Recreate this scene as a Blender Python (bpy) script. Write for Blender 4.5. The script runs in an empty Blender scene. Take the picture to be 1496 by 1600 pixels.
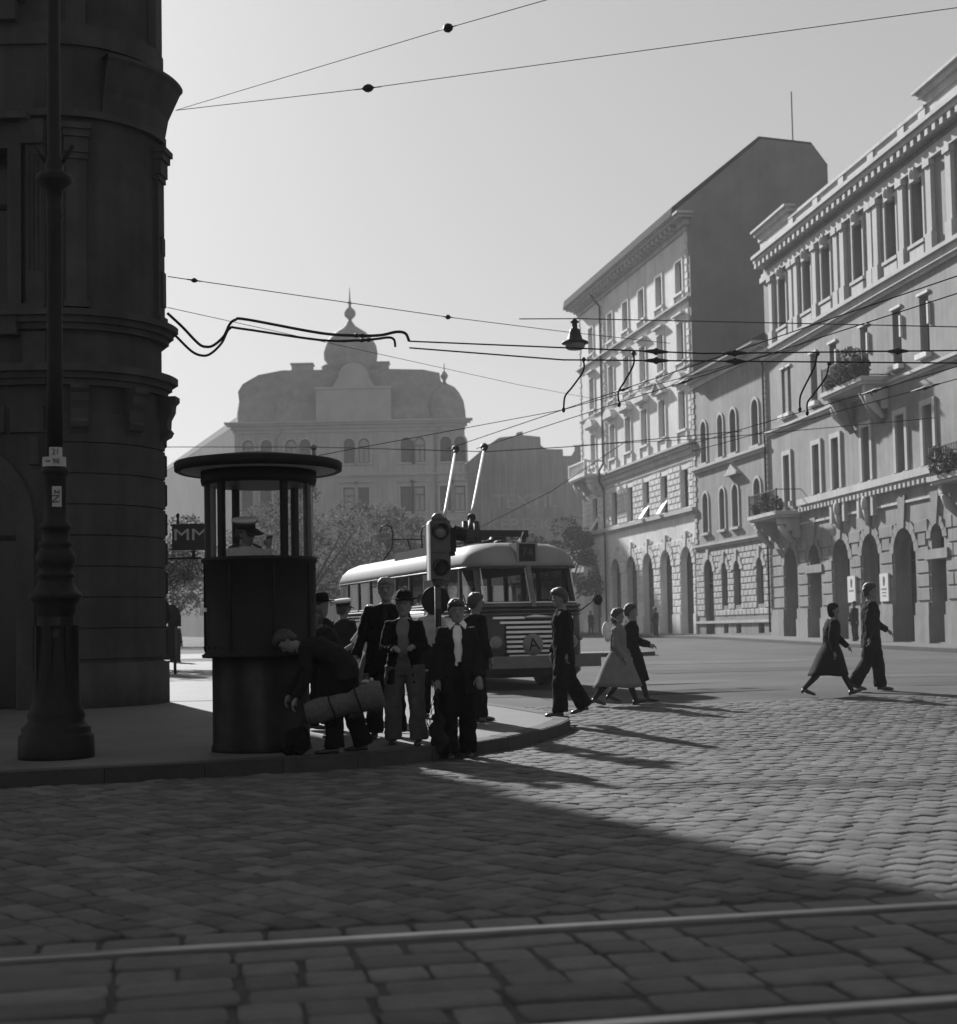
import bpy, bmesh, math, random
from mathutils import Vector, Matrix
random.seed(7)
PI = math.pi
R = math.radians
S = bpy.context.scene
COL = S.collection

# ------------------------------------------------------------------ camera
EYE = 1.37
cam_d = bpy.data.cameras.new('camera')
cam = bpy.data.objects.new('camera', cam_d)
COL.objects.link(cam)
cam.location = (0, 0, EYE)
cam.matrix_world = Matrix.Translation((0, 0, EYE)) @ Matrix.Rotation(PI/2 + R(3.0), 4, 'X') @ Matrix.Rotation(R(-1.1), 4, 'Z')
cam_d.sensor_fit = 'VERTICAL'
cam_d.sensor_height = 56
cam_d.lens = 80
cam_d.shift_y = 65/1600
cam_d.clip_end = 1500
cam_d.clip_start = 0.1
cam_d.dof.use_dof = True; cam_d.dof.focus_distance = 19; cam_d.dof.aperture_fstop = 3.8
S.camera = cam

# ------------------------------------------------------------------ light
SUN_EL = R(26.5)
SUN_AZ = math.atan2(-0.399, 0.917)          # angle from +Y towards +X (negative: to the left)
SKY_STRENGTH = 0.15
SKY_POWER = 0.42                             # panchromatic film evens out the sky
SUN_STRENGTH = 5.0
EXPOSURE = 0.80
w = bpy.data.worlds.new('World'); S.world = w; w.use_nodes = True
nt = w.node_tree; nt.nodes.clear()
sky = nt.nodes.new('ShaderNodeTexSky'); sky.sky_type = 'NISHITA'; sky.sun_disc = False
sky.sun_elevation = SUN_EL; sky.sun_rotation = SUN_AZ
sky.dust_density = 1.0; sky.air_density = 1.0; sky.ozone_density = 1.0
bw = nt.nodes.new('ShaderNodeRGBToBW')
bg = nt.nodes.new('ShaderNodeBackground'); bg.inputs['Strength'].default_value = SKY_STRENGTH
wo = nt.nodes.new('ShaderNodeOutputWorld')
pw = nt.nodes.new('ShaderNodeMath'); pw.operation = 'POWER'; pw.inputs[1].default_value = SKY_POWER
nt.links.new(sky.outputs[0], bw.inputs[0]); nt.links.new(bw.outputs[0], pw.inputs[0]); nt.links.new(pw.outputs[0], bg.inputs['Color']); nt.links.new(bg.outputs[0], wo.inputs[0])
sd = bpy.data.lights.new('sun', 'SUN'); sd.energy = SUN_STRENGTH; sd.angle = R(1.2); sd.color = (1.0, 1.0, 1.0)
sun = bpy.data.objects.new('sun', sd); COL.objects.link(sun)
to_sun = Vector((math.sin(SUN_AZ)*math.cos(SUN_EL), math.cos(SUN_AZ)*math.cos(SUN_EL), math.sin(SUN_EL)))
sun.rotation_euler = to_sun.to_track_quat('Z', 'Y').to_euler()
sun.location = (-20, 50, 40)
S.render.engine = 'CYCLES'
S.view_settings.view_transform = 'Standard'
try: S.view_settings.look = 'None'
except Exception: pass
S.view_settings.gamma = 1; S.view_settings.use_curve_mapping = False
S.view_settings.exposure = EXPOSURE
S.cycles.volume_bounces = 1
S.cycles.volume_step_rate = 4
HAZE_DENSITY = 0.00078

# ------------------------------------------------------------------ materials
def mat(name, g, rough=0.8, var=0.25, scale=3.0, bump=0.0, bscale=None, metal=0.0, spec=0.5, attr=None, streak=0.0, detail=6):
    m = bpy.data.materials.new(name); m.use_nodes = True
    n = m.node_tree; b = n.nodes['Principled BSDF']
    b.inputs['Roughness'].default_value = rough; b.inputs['Metallic'].default_value = metal
    b.inputs['Specular IOR Level'].default_value = spec
    tc = n.nodes.new('ShaderNodeTexCoord')
    nz = n.nodes.new('ShaderNodeTexNoise'); nz.inputs['Scale'].default_value = scale; nz.inputs['Detail'].default_value = detail
    nz.inputs['Roughness'].default_value = 0.65
    n.links.new(tc.outputs['Object'], nz.inputs['Vector'])
    mr = n.nodes.new('ShaderNodeMapRange')
    mr.inputs['From Min'].default_value = 0.3; mr.inputs['From Max'].default_value = 0.7
    mr.inputs['To Min'].default_value = g*(1-var); mr.inputs['To Max'].default_value = g*(1+var)
    n.links.new(nz.outputs['Fac'], mr.inputs['Value'])
    out = mr.outputs['Result']
    if streak:
        mp = n.nodes.new('ShaderNodeMapping'); mp.inputs['Scale'].default_value = (1.6, 1.6, 0.12)
        n2 = n.nodes.new('ShaderNodeTexNoise'); n2.inputs['Scale'].default_value = 2.2; n2.inputs['Detail'].default_value = 5
        n.links.new(tc.outputs['Object'], mp.inputs['Vector']); n.links.new(mp.outputs[0], n2.inputs['Vector'])
        m2 = n.nodes.new('ShaderNodeMapRange'); m2.inputs['From Min'].default_value = 0.35; m2.inputs['From Max'].default_value = 0.65
        m2.inputs['To Min'].default_value = 1-streak; m2.inputs['To Max'].default_value = 1+streak*0.4
        n.links.new(n2.outputs['Fac'], m2.inputs['Value'])
        mu = n.nodes.new('ShaderNodeMath'); mu.operation = 'MULTIPLY'
        n.links.new(out, mu.inputs[0]); n.links.new(m2.outputs[0], mu.inputs[1]); out = mu.outputs[0]
    if attr:
        at = n.nodes.new('ShaderNodeAttribute'); at.attribute_name = attr
        mu = n.nodes.new('ShaderNodeMath'); mu.operation = 'MULTIPLY'
        n.links.new(out, mu.inputs[0]); n.links.new(at.outputs['Fac'], mu.inputs[1]); out = mu.outputs[0]
    n.links.new(out, b.inputs['Base Color'])
    if bump:
        nb = n.nodes.new('ShaderNodeTexNoise'); nb.inputs['Scale'].default_value = bscale or scale*6; nb.inputs['Detail'].default_value = 8
        n.links.new(tc.outputs['Object'], nb.inputs['Vector'])
        bp = n.nodes.new('ShaderNodeBump'); bp.inputs['Strength'].default_value = bump; bp.inputs['Distance'].default_value = 0.02
        n.links.new(nb.outputs['Fac'], bp.inputs['Height']); n.links.new(bp.outputs[0], b.inputs['Normal'])
    return m

M = {}
M['asphalt'] = mat('asphalt', 0.070, 0.95, 0.36, 0.30, 0.3, 40, detail=10, spec=.15)
M['soil'] = mat('joint_soil', 0.034, 0.95, 0.3, 6, 0.3)
M['sett'] = mat('granite_sett', 0.082, 0.85, 0.35, 5, 0.35, 60, attr='tone', spec=.25)
M['slab'] = mat('stone_slab', 0.07, 0.75, 0.3, 6, 0.4, 40, attr='tone')
M['pave'] = mat('pavement_asphalt', 0.080, 0.82, 0.22, 0.9, 0.3, 45, detail=10, spec=.5)
M['kerb'] = mat('kerb_stone', 0.028, 0.9, 0.3, 4, 0.4, 30, attr='tone')
M['rail'] = mat('rail_steel', 0.33, 0.36, 0.15, 4, 0.05, 90, metal=0.9)
M['railside'] = mat('rail_rust', 0.03, 0.7, 0.3, 9)
M['pale_plaster'] = mat('pale_plaster', 0.62, 0.85, 0.18, 0.5, 0.2, 18, streak=0.14)
M['mid_plaster'] = mat('mid_plaster', 0.20, 0.85, 0.30, 0.5, 0.2, 18, streak=0.22)
M['trim_plaster'] = mat('trim_plaster', 0.40, 0.85, 0.16, 0.8, 0.2, 18, streak=0.12)
M['grey_plaster'] = mat('grey_plaster', 0.19, 0.85, 0.32, 0.45, 0.2, 18, streak=0.2)
M['firewall'] = mat('firewall_plaster', 0.165, 0.9, 0.22, 0.35, 0.1, 18, streak=0.05)
M['far_glass'] = mat('haze_toned_glass', 0.09, 0.4, 0.3, 1, spec=.2)  # paler pane colour stands in for distance haze on the domed palace
M['door_wood'] = mat('door_wood', 0.055, 0.75, 0.3, 3, spec=.2)
M['downpipe'] = mat('zinc_pipe', 0.05, 0.95, 0.3, 3, spec=.05)
M['light_trim'] = mat('light_trim', 0.38, 0.85, 0.12, 0.8, 0.2, 18, streak=0.1)
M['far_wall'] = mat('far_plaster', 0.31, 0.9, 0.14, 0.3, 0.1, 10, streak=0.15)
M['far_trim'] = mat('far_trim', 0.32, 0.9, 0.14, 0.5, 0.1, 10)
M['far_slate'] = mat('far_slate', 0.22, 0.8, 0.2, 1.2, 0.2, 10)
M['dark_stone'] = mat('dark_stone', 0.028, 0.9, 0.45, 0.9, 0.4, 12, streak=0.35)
M['dark_trim'] = mat('streaked_dark_trim', 0.034, 0.9, 0.35, 1.5, 0.4, 14, streak=0.3)  # very dark tone with vertical streaks for the corner building's trim
M['roof'] = mat('roof_tile', 0.05, 0.95, 0.3, 2, spec=.05)
M['glass_dark'] = mat('window_glass', 0.010, 0.2, 0.4, 0.7, spec=0.25)
M['curtain'] = mat('curtain', 0.12, 0.5, 0.2, 3)
M['sash'] = mat('sash_paint', 0.07, 0.6, 0.2, 5)
M['shutter'] = mat('shutter_wood', 0.035, 0.6, 0.2, 5)
M['pale_paint'] = mat('pale_paint', 0.7, 0.6, 0.1, 5)
M['iron'] = mat('cast_iron', 0.008, 0.6, 0.35, 7, 0.35, 50, spec=0.2)
M['black'] = mat('black_paint', 0.008, 0.6, 0.3, 4, 0.1, 30, spec=0.15)
M['kiosk_base'] = mat('kiosk_base', 0.024, 0.85, 0.6, 2.6, 0.4, 25, streak=0.7, spec=0.2)
M['soffit'] = mat('pale_soffit', 0.5, 0.7, 0.2, 3)
M['wire'] = mat('wire', 0.012, 1.0, 0.1, 3, spec=0.0)
M['thin_wire'] = mat('thin_wire', 0.05, 1.0, 0.1, 3, spec=0.0)  # paler grey puts haze into the colour of the span wires
M['pole_paint'] = mat('pole_paint', 0.33, 0.6, 0.15, 3, spec=0.3)
M['bus_dark'] = mat('bus_dark_paint', 0.020, 0.35, 0.2, 2.5, spec=0.35)
M['bus_cream'] = mat('bus_cream_paint', 0.20, 0.7, 0.10, 2.5, spec=.2)
M['bus_inside'] = mat('bus_lining', 0.10, 0.7, 0.2, 2)
M['chrome'] = mat('bright_metal', 0.55, 0.3, 0.1, 6, metal=0.8)
M['bumper'] = mat('bumper_paint', 0.12, 0.7, 0.2, 3, spec=.15)
M['tyre'] = mat('tyre_rubber', 0.015, 0.8, 0.3, 8)
M['lens'] = mat('lens_glass', 0.12, 0.15, 0.2, 9)
M['signal_grey'] = mat('signal_grey', 0.045, 0.55, 0.25, 8)
M['signal_edge'] = mat('signal_white_edge', 0.8, 0.6, 0.1, 8)
M['skin'] = mat('skin', 0.15, 0.7, 0.2, 14, spec=.15)
M['hair_dark'] = mat('hair_dark', 0.018, 0.5, 0.4, 40, 0.6, 120)
M['hair_fair'] = mat('hair_fair', 0.12, 0.5, 0.3, 40, 0.6, 120)
M['cloth_black'] = mat('cloth_black', 0.006, 0.9, 0.25, 10, 0.3, 60, spec=.08)
M['cloth_dark'] = mat('cloth_dark', 0.011, 0.9, 0.25, 10, 0.3, 60, spec=.08)
M['cloth_brown'] = mat('cloth_dull', 0.02, 0.9, 0.3, 8, 0.3, 60, spec=.08)
M['cloth_grey'] = mat('cloth_grey', 0.075, 0.9, 0.2, 8, 0.3, 60, spec=.08)
M['cloth_mid'] = mat('cloth_mid', 0.13, 0.9, 0.15, 8, 0.3, 60, spec=.08)
M['cloth_white'] = mat('cloth_white', 0.55, 0.85, 0.08, 8, 0.2, 60, spec=.08)
M['cloth_pale'] = mat('cloth_pale', 0.33, 0.85, 0.1, 8, 0.2, 60, spec=.08)
M['leather'] = mat('leather', 0.014, 0.35, 0.2, 9)
M['straw'] = mat('straw', 0.062, 0.9, 0.4, 25, 0.6, 90)
M['paper'] = mat('paper', 0.5, 0.8, 0.1, 8)
M['ink'] = mat('ink', 0.03, 0.8, 0.1, 8)
M['sign_dark'] = mat('sign_enamel', 0.035, 0.35, 0.15, 6)
M['sign_letter'] = mat('sign_letter', 0.5, 0.5, 0.1, 6)
M['disc_grey'] = mat('disc_grey', 0.13, 0.5, 0.1, 6)
M['ghost'] = mat('faded_lettering', 0.30, 0.9, 0.25, 1.5)
M['bark'] = mat('bark', 0.05, 0.9, 0.3, 8, 0.6, 20)
def leafmat(name, g, tr=0.35):
    m = bpy.data.materials.new(name); m.use_nodes = True; n = m.node_tree; b = n.nodes['Principled BSDF']; out = n.nodes['Material Output']
    at = n.nodes.new('ShaderNodeAttribute'); at.attribute_name = 'tone'
    mu = n.nodes.new('ShaderNodeMath'); mu.operation = 'MULTIPLY'; mu.inputs[1].default_value = g
    n.links.new(at.outputs['Fac'], mu.inputs[0]); n.links.new(mu.outputs[0], b.inputs['Base Color']); b.inputs['Roughness'].default_value = 0.8; b.inputs['Specular IOR Level'].default_value = 0.08
    t = n.nodes.new('ShaderNodeBsdfTranslucent'); n.links.new(mu.outputs[0], t.inputs['Color'])
    mx = n.nodes.new('ShaderNodeMixShader'); mx.inputs[0].default_value = tr
    n.links.new(b.outputs[0], mx.inputs[1]); n.links.new(t.outputs[0], mx.inputs[2]); n.links.new(mx.outputs[0], out.inputs['Surface'])
    return m
M['leaf'] = leafmat('leaf', 0.095, 0.5)
M['leaf_dark'] = leafmat('leaf_dark', 0.07)
def clearglass(name='clear_glass', tr=.86, refl=1.0):
    m = bpy.data.materials.new(name); m.use_nodes = True; n = m.node_tree; n.nodes.clear()
    o = n.nodes.new('ShaderNodeOutputMaterial'); t = n.nodes.new('ShaderNodeBsdfTransparent'); t.inputs[0].default_value = (tr, tr, tr, 1)
    g = n.nodes.new('ShaderNodeBsdfGlossy'); g.inputs['Roughness'].default_value = 0.03; g.inputs[0].default_value = (1, 1, 1, 1)
    lw = n.nodes.new('ShaderNodeLayerWeight'); lw.inputs['Blend'].default_value = 0.12
    mx = n.nodes.new('ShaderNodeMixShader'); mu = n.nodes.new('ShaderNodeMath'); mu.operation = 'MULTIPLY'; mu.inputs[1].default_value = refl
    n.links.new(lw.outputs['Fresnel'], mu.inputs[0]); n.links.new(mu.outputs[0], mx.inputs[0])
    n.links.new(t.outputs[0], mx.inputs[1]); n.links.new(g.outputs[0], mx.inputs[2]); n.links.new(mx.outputs[0], o.inputs[0])
    return m
M['glass'] = clearglass('clear_glass', .93); M['bus_glass'] = clearglass('dimmed_glass', .42, .3); M['side_glass'] = clearglass('dimmed_side_glass', .30, .15)  # bus panes tinted dark and less reflective to stand in for a dim interior

# ------------------------------------------------------------------ mesh helper
class MB:
    def __init__(s): s.v = []; s.f = []; s.sm = []; s.tone = []
    def face(s, pts, smooth=False, tone=1.0):
        i = len(s.v); s.v += [tuple(p) for p in pts]; s.f.append(tuple(range(i, i+len(pts)))); s.sm.append(smooth); s.tone.append(tone)
    def box(s, x0, x1, y0, y1, z0, z1, tone=1.0, T=None):
        p = [(x0,y0,z0),(x1,y0,z0),(x1,y1,z0),(x0,y1,z0),(x0,y0,z1),(x1,y0,z1),(x1,y1,z1),(x0,y1,z1)]
        if T is not None: p = [tuple(T @ Vector(q)) for q in p]
        i = len(s.v); s.v += p
        for f in ((0,3,2,1),(4,5,6,7),(0,1,5,4),(1,2,6,5),(2,3,7,6),(3,0,4,7)):
            s.f.append(tuple(i+k for k in f)); s.sm.append(False); s.tone.append(tone)
        return s
    def loft(s, rings, cap=True, closed=True, smooth=True, tone=1.0):
        n = len(rings[0]); base = len(s.v)
        for r in rings: s.v += [tuple(p) for p in r]
        for k in range(len(rings)-1):
            for j in range(n if closed else n-1):
                a = base+k*n+j; b = base+k*n+(j+1) % n
                s.f.append((a, b, b+n, a+n)); s.sm.append(smooth); s.tone.append(tone)
        if cap:
            s.f.append(tuple(base+j for j in reversed(range(n)))); s.sm.append(False); s.tone.append(tone)
            e = base+(len(rings)-1)*n
            s.f.append(tuple(e+j for j in range(n))); s.sm.append(False); s.tone.append(tone)
        return s
    def lathe(s, prof, c=(0,0,0), n=32, a0=0, a1=2*PI, cap=True, smooth=True, tone=1.0):
        full = abs(a1-a0-2*PI) < 1e-6
        k = n if full else n+1
        rings = [[(c[0]+max(r,1e-4)*math.cos(a0+(a1-a0)*j/n), c[1]+max(r,1e-4)*math.sin(a0+(a1-a0)*j/n), c[2]+z) for j in range(k)] for r, z in prof]
        return s.loft(rings, cap=cap and full, closed=full, smooth=smooth, tone=tone)
    def tube(s, pts, rad, n=10, cap=True, smooth=True, rounded=False, flat=None):
        pts = [Vector(p) for p in pts]
        if not isinstance(rad, (list, tuple)): rad = [rad]*len(pts)
        rad = list(rad)
        if rounded:
            d0 = (pts[0]-pts[1]).normalized(); d1 = (pts[-1]-pts[-2]).normalized()
            r0, r1 = rad[0], rad[-1]
            pts = [pts[0]+d0*r0*.9, pts[0]+d0*r0*.6] + pts + [pts[-1]+d1*r1*.6, pts[-1]+d1*r1*.9]
            rad = [r0*.35, r0*.8] + rad + [r1*.8, r1*.35]
        rings = []; up = None
        for i, p in enumerate(pts):
            if i == 0: d = pts[1]-p
            elif i == len(pts)-1: d = p-pts[i-1]
            else: d = (pts[i+1]-p).normalized()+(p-pts[i-1]).normalized()
            if d.length < 1e-9: d = Vector((0,0,1))
            d.normalize()
            if up is None: up = Vector((1,0,0)) if abs(d.x) < 0.8 else Vector((0,1,0))
            x = (up-d*up.dot(d)).normalized(); y = d.cross(x); up = x
            r = rad[i]; rx, ry = r if isinstance(r, tuple) else (r, r)
            rings.append([p+x*rx*math.cos(2*PI*j/n)+y*ry*math.sin(2*PI*j/n) for j in range(n)])
        return s.loft(rings, cap=cap, smooth=smooth)
    def ball(s, c, r, n=12, tone=1.0, T=None):
        rx, ry, rz = r if isinstance(r, (tuple, list)) else (r, r, r)
        rings = []
        m = max(5, n//2+1)
        for i in range(m+1):
            t = -PI/2+PI*i/m; cr = max(math.cos(t), 0.02)
            ring = [Vector((rx*cr*math.cos(2*PI*j/n), ry*cr*math.sin(2*PI*j/n), rz*math.sin(t))) for j in range(n)]
            if T is not None: ring = [T @ q for q in ring]
            rings.append([q+Vector(c) for q in ring])
        return s.loft(rings, tone=tone)
    def prism(s, outline, y0, y1, T=None):
        # outline in (x,z), extruded along y
        a = [(x, y0, z) for x, z in outline]; b = [(x, y1, z) for x, z in outline]
        if T is not None: a = [T @ Vector(q) for q in a]; b = [T @ Vector(q) for q in b]
        i = len(s.v); n = len(a); s.v += [tuple(q) for q in a]+[tuple(q) for q in b]
        s.f.append(tuple(i+k for k in range(n))); s.f.append(tuple(i+n+k for k in reversed(range(n)))); s.sm += [False]*2; s.tone += [1.0]*2
        for k in range(n):
            l = (k+1) % n; s.f.append((i+k, i+n+k, i+n+l, i+l)); s.sm.append(False); s.tone.append(1.0)
        return s
    def mesh(s, name, m):
        me = bpy.data.meshes.new(name); me.from_pydata(s.v, [], s.f)
        me.polygons.foreach_set('use_smooth', s.sm)
        if any(t != 1.0 for t in s.tone) or m in (M['leaf'], M['leaf_dark'], M['sett'], M['slab'], M['kerb']):
            at = me.attributes.new('tone', 'FLOAT', 'FACE'); at.data.foreach_set('value', s.tone)
        me.materials.append(m); me.update(); return me
    def build(s, name, m, parent=None, loc=None, fix=True):
        me = s.mesh(name, m)
        if fix:
            b = bmesh.new(); b.from_mesh(me); bmesh.ops.recalc_face_normals(b, faces=b.faces); b.to_mesh(me); b.free()
        o = bpy.data.objects.new(name, me); COL.objects.link(o)
        if parent: o.parent = parent
        if loc: o.location = loc
        return o

def tag(o, label=None, cat=None, group=None, kind=None):
    if label: o['label'] = label
    if cat: o['category'] = cat
    if group: o['group'] = group
    if kind: o['kind'] = kind
    return o
def empty(name, loc, rz=0.0):
    o = bpy.data.objects.new(name, None); COL.objects.link(o); o.location = loc; o.rotation_euler = (0,0,rz); o.empty_display_size = 0.3
    return o
def link_mesh(name, me, parent, loc=(0,0,0), rot=None):
    o = bpy.data.objects.new(name, me); COL.objects.link(o); o.parent = parent; o.location = loc
    if rot: o.rotation_euler = rot
    return o
def tree_copy(o, parent=None):
    c = o.copy(); COL.objects.link(c); c.parent = parent
    for k in list(o.children): tree_copy(k, c)
    return c
def modif(o, voxel=None, smooth=0, disp=0, dscale=0.2, subd=0):
    if voxel:
        m = o.modifiers.new('remesh', 'REMESH'); m.mode = 'VOXEL'; m.voxel_size = voxel; m.use_smooth_shade = True
    if smooth:
        m = o.modifiers.new('smooth', 'SMOOTH'); m.factor = 0.5; m.iterations = smooth
    if disp:
        t = bpy.data.textures.new('folds', 'CLOUDS'); t.noise_scale = dscale; t.noise_depth = 2
        m = o.modifiers.new('folds', 'DISPLACE'); m.texture = t; m.strength = disp; m.mid_level = 0.5; m.texture_coords = 'LOCAL'
    return o

# ------------------------------------------------------------------ ground height
GP = [(-100,0),(0,0),(12,0),(16,0.01),(20,.07),(26,.14),(30,.17),(40,.27),(57,.45),(73,.70),(100,.90),(200,1.6),(400,2.2)]
def gz(x, y):
    for (a, za), (b, zb) in zip(GP, GP[1:]):
        if y <= b: z = za+(zb-za)*(y-a)/(b-a); break
    else: z = GP[-1][1]
    tx = min(max((x-3)/4, 0), 1); ty = min(max((y-18)/6, 0), 1); te = 1-min(max((y-30)/10, 0), 1)
    return z + .07*tx*tx*(3-2*tx)*ty*ty*(3-2*ty)*te
PAVE = 0.13

def sheet(name, m, x0, x1, ys, dz, xs=None, clip=None):
    b = MB(); xs = xs or [x0, -30, -15, -8, -4, -1, 1, 3, 4, 5, 6, 7, 10, 15, 30, x1]
    for i in range(len(xs)-1):
        for j in range(len(ys)-1):
            b.face([(x, y, gz(x, y)+dz) for x, y in ((xs[i],ys[j]),(xs[i+1],ys[j]),(xs[i+1],ys[j+1]),(xs[i],ys[j+1]))])
    o = b.build(name, m, fix=False); tag(o, kind='structure'); return o
YS = [-30,-10,0,6,12,14,16,18,20,22,24,26,28,30,33,36,40,45,50,57,65,73,85,100,130,160,200,260]
sheet('ground', M['soil'], -150, 150, YS, -0.014)
sheet('road', M['asphalt'], -150, 150, [23.6]+[y for y in YS if y > 23.6], -0.002)

M['patch_dark'] = mat('asphalt_patch', 0.052, 0.95, 0.3, 0.8, 0.3, 40, detail=10, spec=.15); M['patch_pale'] = mat('asphalt_worn', 0.088, 0.95, 0.3, 0.8, 0.3, 40, detail=10, spec=.15)
for nm, mm, x0, x1, y0, y1 in (('road_patch', 'patch_dark', -3, 30, 26.6, 27.9), ('road_patch', 'patch_pale', 2, 34, 30.2, 31.6), ('road_patch', 'patch_dark', 4.2, 9.5, 35.5, 38), ('road_patch', 'patch_pale', -6, 40, 42, 44.5)):
    sheet(nm, M[mm], x0, x1, [y0, (y0+y1)/2, y1], .003, xs=[x0+(x1-x0)*k_/12 for k_ in range(13)])
# left pavement corner ------------------------------------------------
KERB = [(-30,8.6),(-16,11.0),(-9,12.5),(-4.47,13.61),(-2.69,14.25),(-1.26,14.93),(-.53,15.56),(-.1,16.1),(.3,16.74),(.68,17.5),(.98,18.39),(1.15,19.12),(1.17,19.7),(1.02,20.4),(.6,21.7),(.04,23.2),(-1.15,25.8),(-2.5,29.5),(-4.4,35),(-6.2,40),(-7.6,46),(-9.0,52)]
def slab_top(name, outline, m, step=1.0, dz=PAVE):
    b = bmesh.new(); vs = [b.verts.new((x, y, 0)) for x, y in outline]; b.faces.new(vs)
    ymin = min(y for _, y in outline); ymax = max(y for _, y in outline)
    y = math.floor(ymin)+step
    while y < ymax:
        bmesh.ops.bisect_plane(b, geom=b.verts[:]+b.edges[:]+b.faces[:], plane_co=(0,y,0), plane_no=(0,1,0)); y += step if y < 30 else 4
    for v in b.verts: v.co.z = gz(v.co.x, v.co.y)+dz
    bmesh.ops.recalc_face_normals(b, faces=b.faces)
    me = bpy.data.meshes.new(name); b.to_mesh(me); b.free()
    if me.polygons[0].normal.z < 0: me.flip_normals()
    me.materials.append(m); o = bpy.data.objects.new(name, me); COL.objects.link(o); tag(o, kind='structure'); return o
slab_top('pavement', KERB+[(-11,60),(-30,60)], M['pave'])
def kerb(name, path, width=0.24, dz=PAVE, stone=1.0, side=1):
    # stones laid along the path; 'side' tells on which side the pavement is
    b = MB(); L = [Vector((x, y)) for x, y in path]; segs = []
    for a, c in zip(L, L[1:]):
        d = (c-a).length; n = max(1, round(d/stone))
        for k in range(n): segs.append((a.lerp(c, k/n), a.lerp(c, (k+1)/n)))
    nrm = []
    for a, c in segs:
        d = (c-a).normalized(); nrm.append(Vector((-d.y, d.x))*side)
    for i, (a, c) in enumerate(segs):
        na = (nrm[i]+nrm[i-1]).normalized() if i else nrm[i]
        nc = (nrm[i]+nrm[i+1]).normalized() if i < len(segs)-1 else nrm[i]
        d = (c-a).normalized()*0.004; t = random.uniform(.75, 1.2); j = random.uniform(-.004, .004)
        a2, c2 = a+d, c-d; T = []
        for p, nn in ((a2, na), (c2, nc)):
            z = gz(p.x, p.y)
            T.append([(p.x, p.y, z-.1), (p.x, p.y, z+dz-.012+j), (p.x+nn.x*.02, p.y+nn.y*.02, z+dz+.006+j), (p.x+nn.x*width, p.y+nn.y*width, z+dz+.006+j), (p.x+nn.x*width, p.y+nn.y*width, z-.1)])
        b.loft(T, cap=True, closed=True, smooth=False, tone=t)
    o = b.build(name, M['kerb']); tag(o, kind='structure'); return o
kerb('kerb', KERB)

# far pavement along the palaces and island ---------------------------
P3 = Vector((14.6, 72.8)); D3 = Vector((.13010776, -.99149986))
P2 = Vector((12.516, 84.147)); D2 = (P3-P2).normalized()
P1 = Vector((7.739, 107.641)); D1 = Vector((.19924531, -.97994964))
FK = [P1-D1*6+Vector((-2.3,-.5)), P2+Vector((-3.0,-.4)), P3+Vector((-2.9,-.3)), P3+D3*18+Vector((-2.6,0)), P3+D3*40+Vector((-2.6,0))]
FK = [(p.x, p.y) for p in FK]
slab_top('pavement_far', FK+[(40, FK[-1][1]), (40, FK[0][1])], M['pave'], step=2)
kerb('kerb_far', FK, stone=1.5)
ISL = [(-12,49.5),(3,50.2),(5.6,50.4),(6.05,50.8),(6.15,51.6),(5.9,52.6),(5.2,53.2),(3,53.4),(-12,53)]
slab_top('traffic_island', ISL, M['pave'], step=1)
kerb('kerb_island', ISL+[ISL[0]], stone=1.2)

# setts ----------------------------------------------------------------
RA = Vector((-2.09, 6.36)); RD = Vector((.98218, .18794)); RN = Vector((-RD.y, RD.x))
def rail_off(x, y): return (Vector((x, y))-RA).dot(RN)       # >0 beyond the far rail
def in_poly(x, y, poly):
    c = False; n = len(poly)
    for i in range(n):
        x1, y1 = poly[i]; x2, y2 = poly[(i+1) % n]
        if (y1 > y) != (y2 > y) and x < (x2-x1)*(y-y1)/(y2-y1)+x1: c = not c
    return c
PAVPOLY = KERB+[(-30,52)]
def stone(b, cx, cy, hx, hy, ang, dome, tone, z0, tilt=(0,0)):
    ca, sa = math.cos(ang), math.sin(ang); rings = []
    for k, (sc, dz) in enumerate(((1.0, -.035), (1.0, -.0055), (.94, -.001), (.66, dome*.5))):
        r = []
        for ux, uy in ((-1,-1),(0,-1.01),(1,-1),(1.01,0),(1,1),(0,1.01),(-1,1),(-1.01,0)):
            if k < 3 and ux and uy and abs(ux) == 1 and abs(uy) == 1: ux *= .965; uy *= .965
            x = ux*hx*sc; y = uy*hy*sc
            r.append((cx+x*ca-y*sa, cy+x*sa+y*ca, z0+dz+tilt[0]*x+tilt[1]*y))
        rings.append(r)
    base = len(b.v)
    b.loft(rings, cap=False, smooth=True, tone=tone)
    e = len(b.v)-8
    b.f.append(tuple(e+j for j in range(8))); b.sm.append(True); b.tone.append(tone)
b = MB(); q = 0.195; ang = R(41); rnd = random.Random(3)
ca, sa = math.cos(ang), math.sin(ang)
for i in range(-170, 260):
    for j in range(-170, 170):
        u = i*q+rnd.uniform(-.008,.008); v = (j+.5*(i % 2))*q*1.12+rnd.uniform(-.01,.01)
        x = u*ca-v*sa; y = u*sa+v*ca
        if y > 23.75+.25*math.sin(x*.4) or y < 5.5: continue
        if abs(x) > .36*y+3.2: continue
        if rail_off(x, y) < .34: continue
        if in_poly(x, y, PAVPOLY): continue
        ok = True
        for sx, sy in ((.1,.1),(-.1,.1),(.1,-.1),(-.1,-.1)):
            if in_poly(x+sx, y+sy, PAVPOLY): ok = False
        if not ok: continue
        stone(b, x, y, .0955*rnd.uniform(.95,1.02), .1075*rnd.uniform(.95,1.02), ang+rnd.uniform(-.09,.09), rnd.uniform(.001,.006), rnd.uniform(.66,1.35), gz(x,y)+rnd.uniform(-.004,.004)+.003*math.sin(x*1.7)+.005*math.sin(y*1.3+x), (rnd.uniform(-.022,.022), rnd.uniform(-.022,.022)))
tag(b.build('cobbled_road', M['sett'], fix=False), kind='structure')
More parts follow.
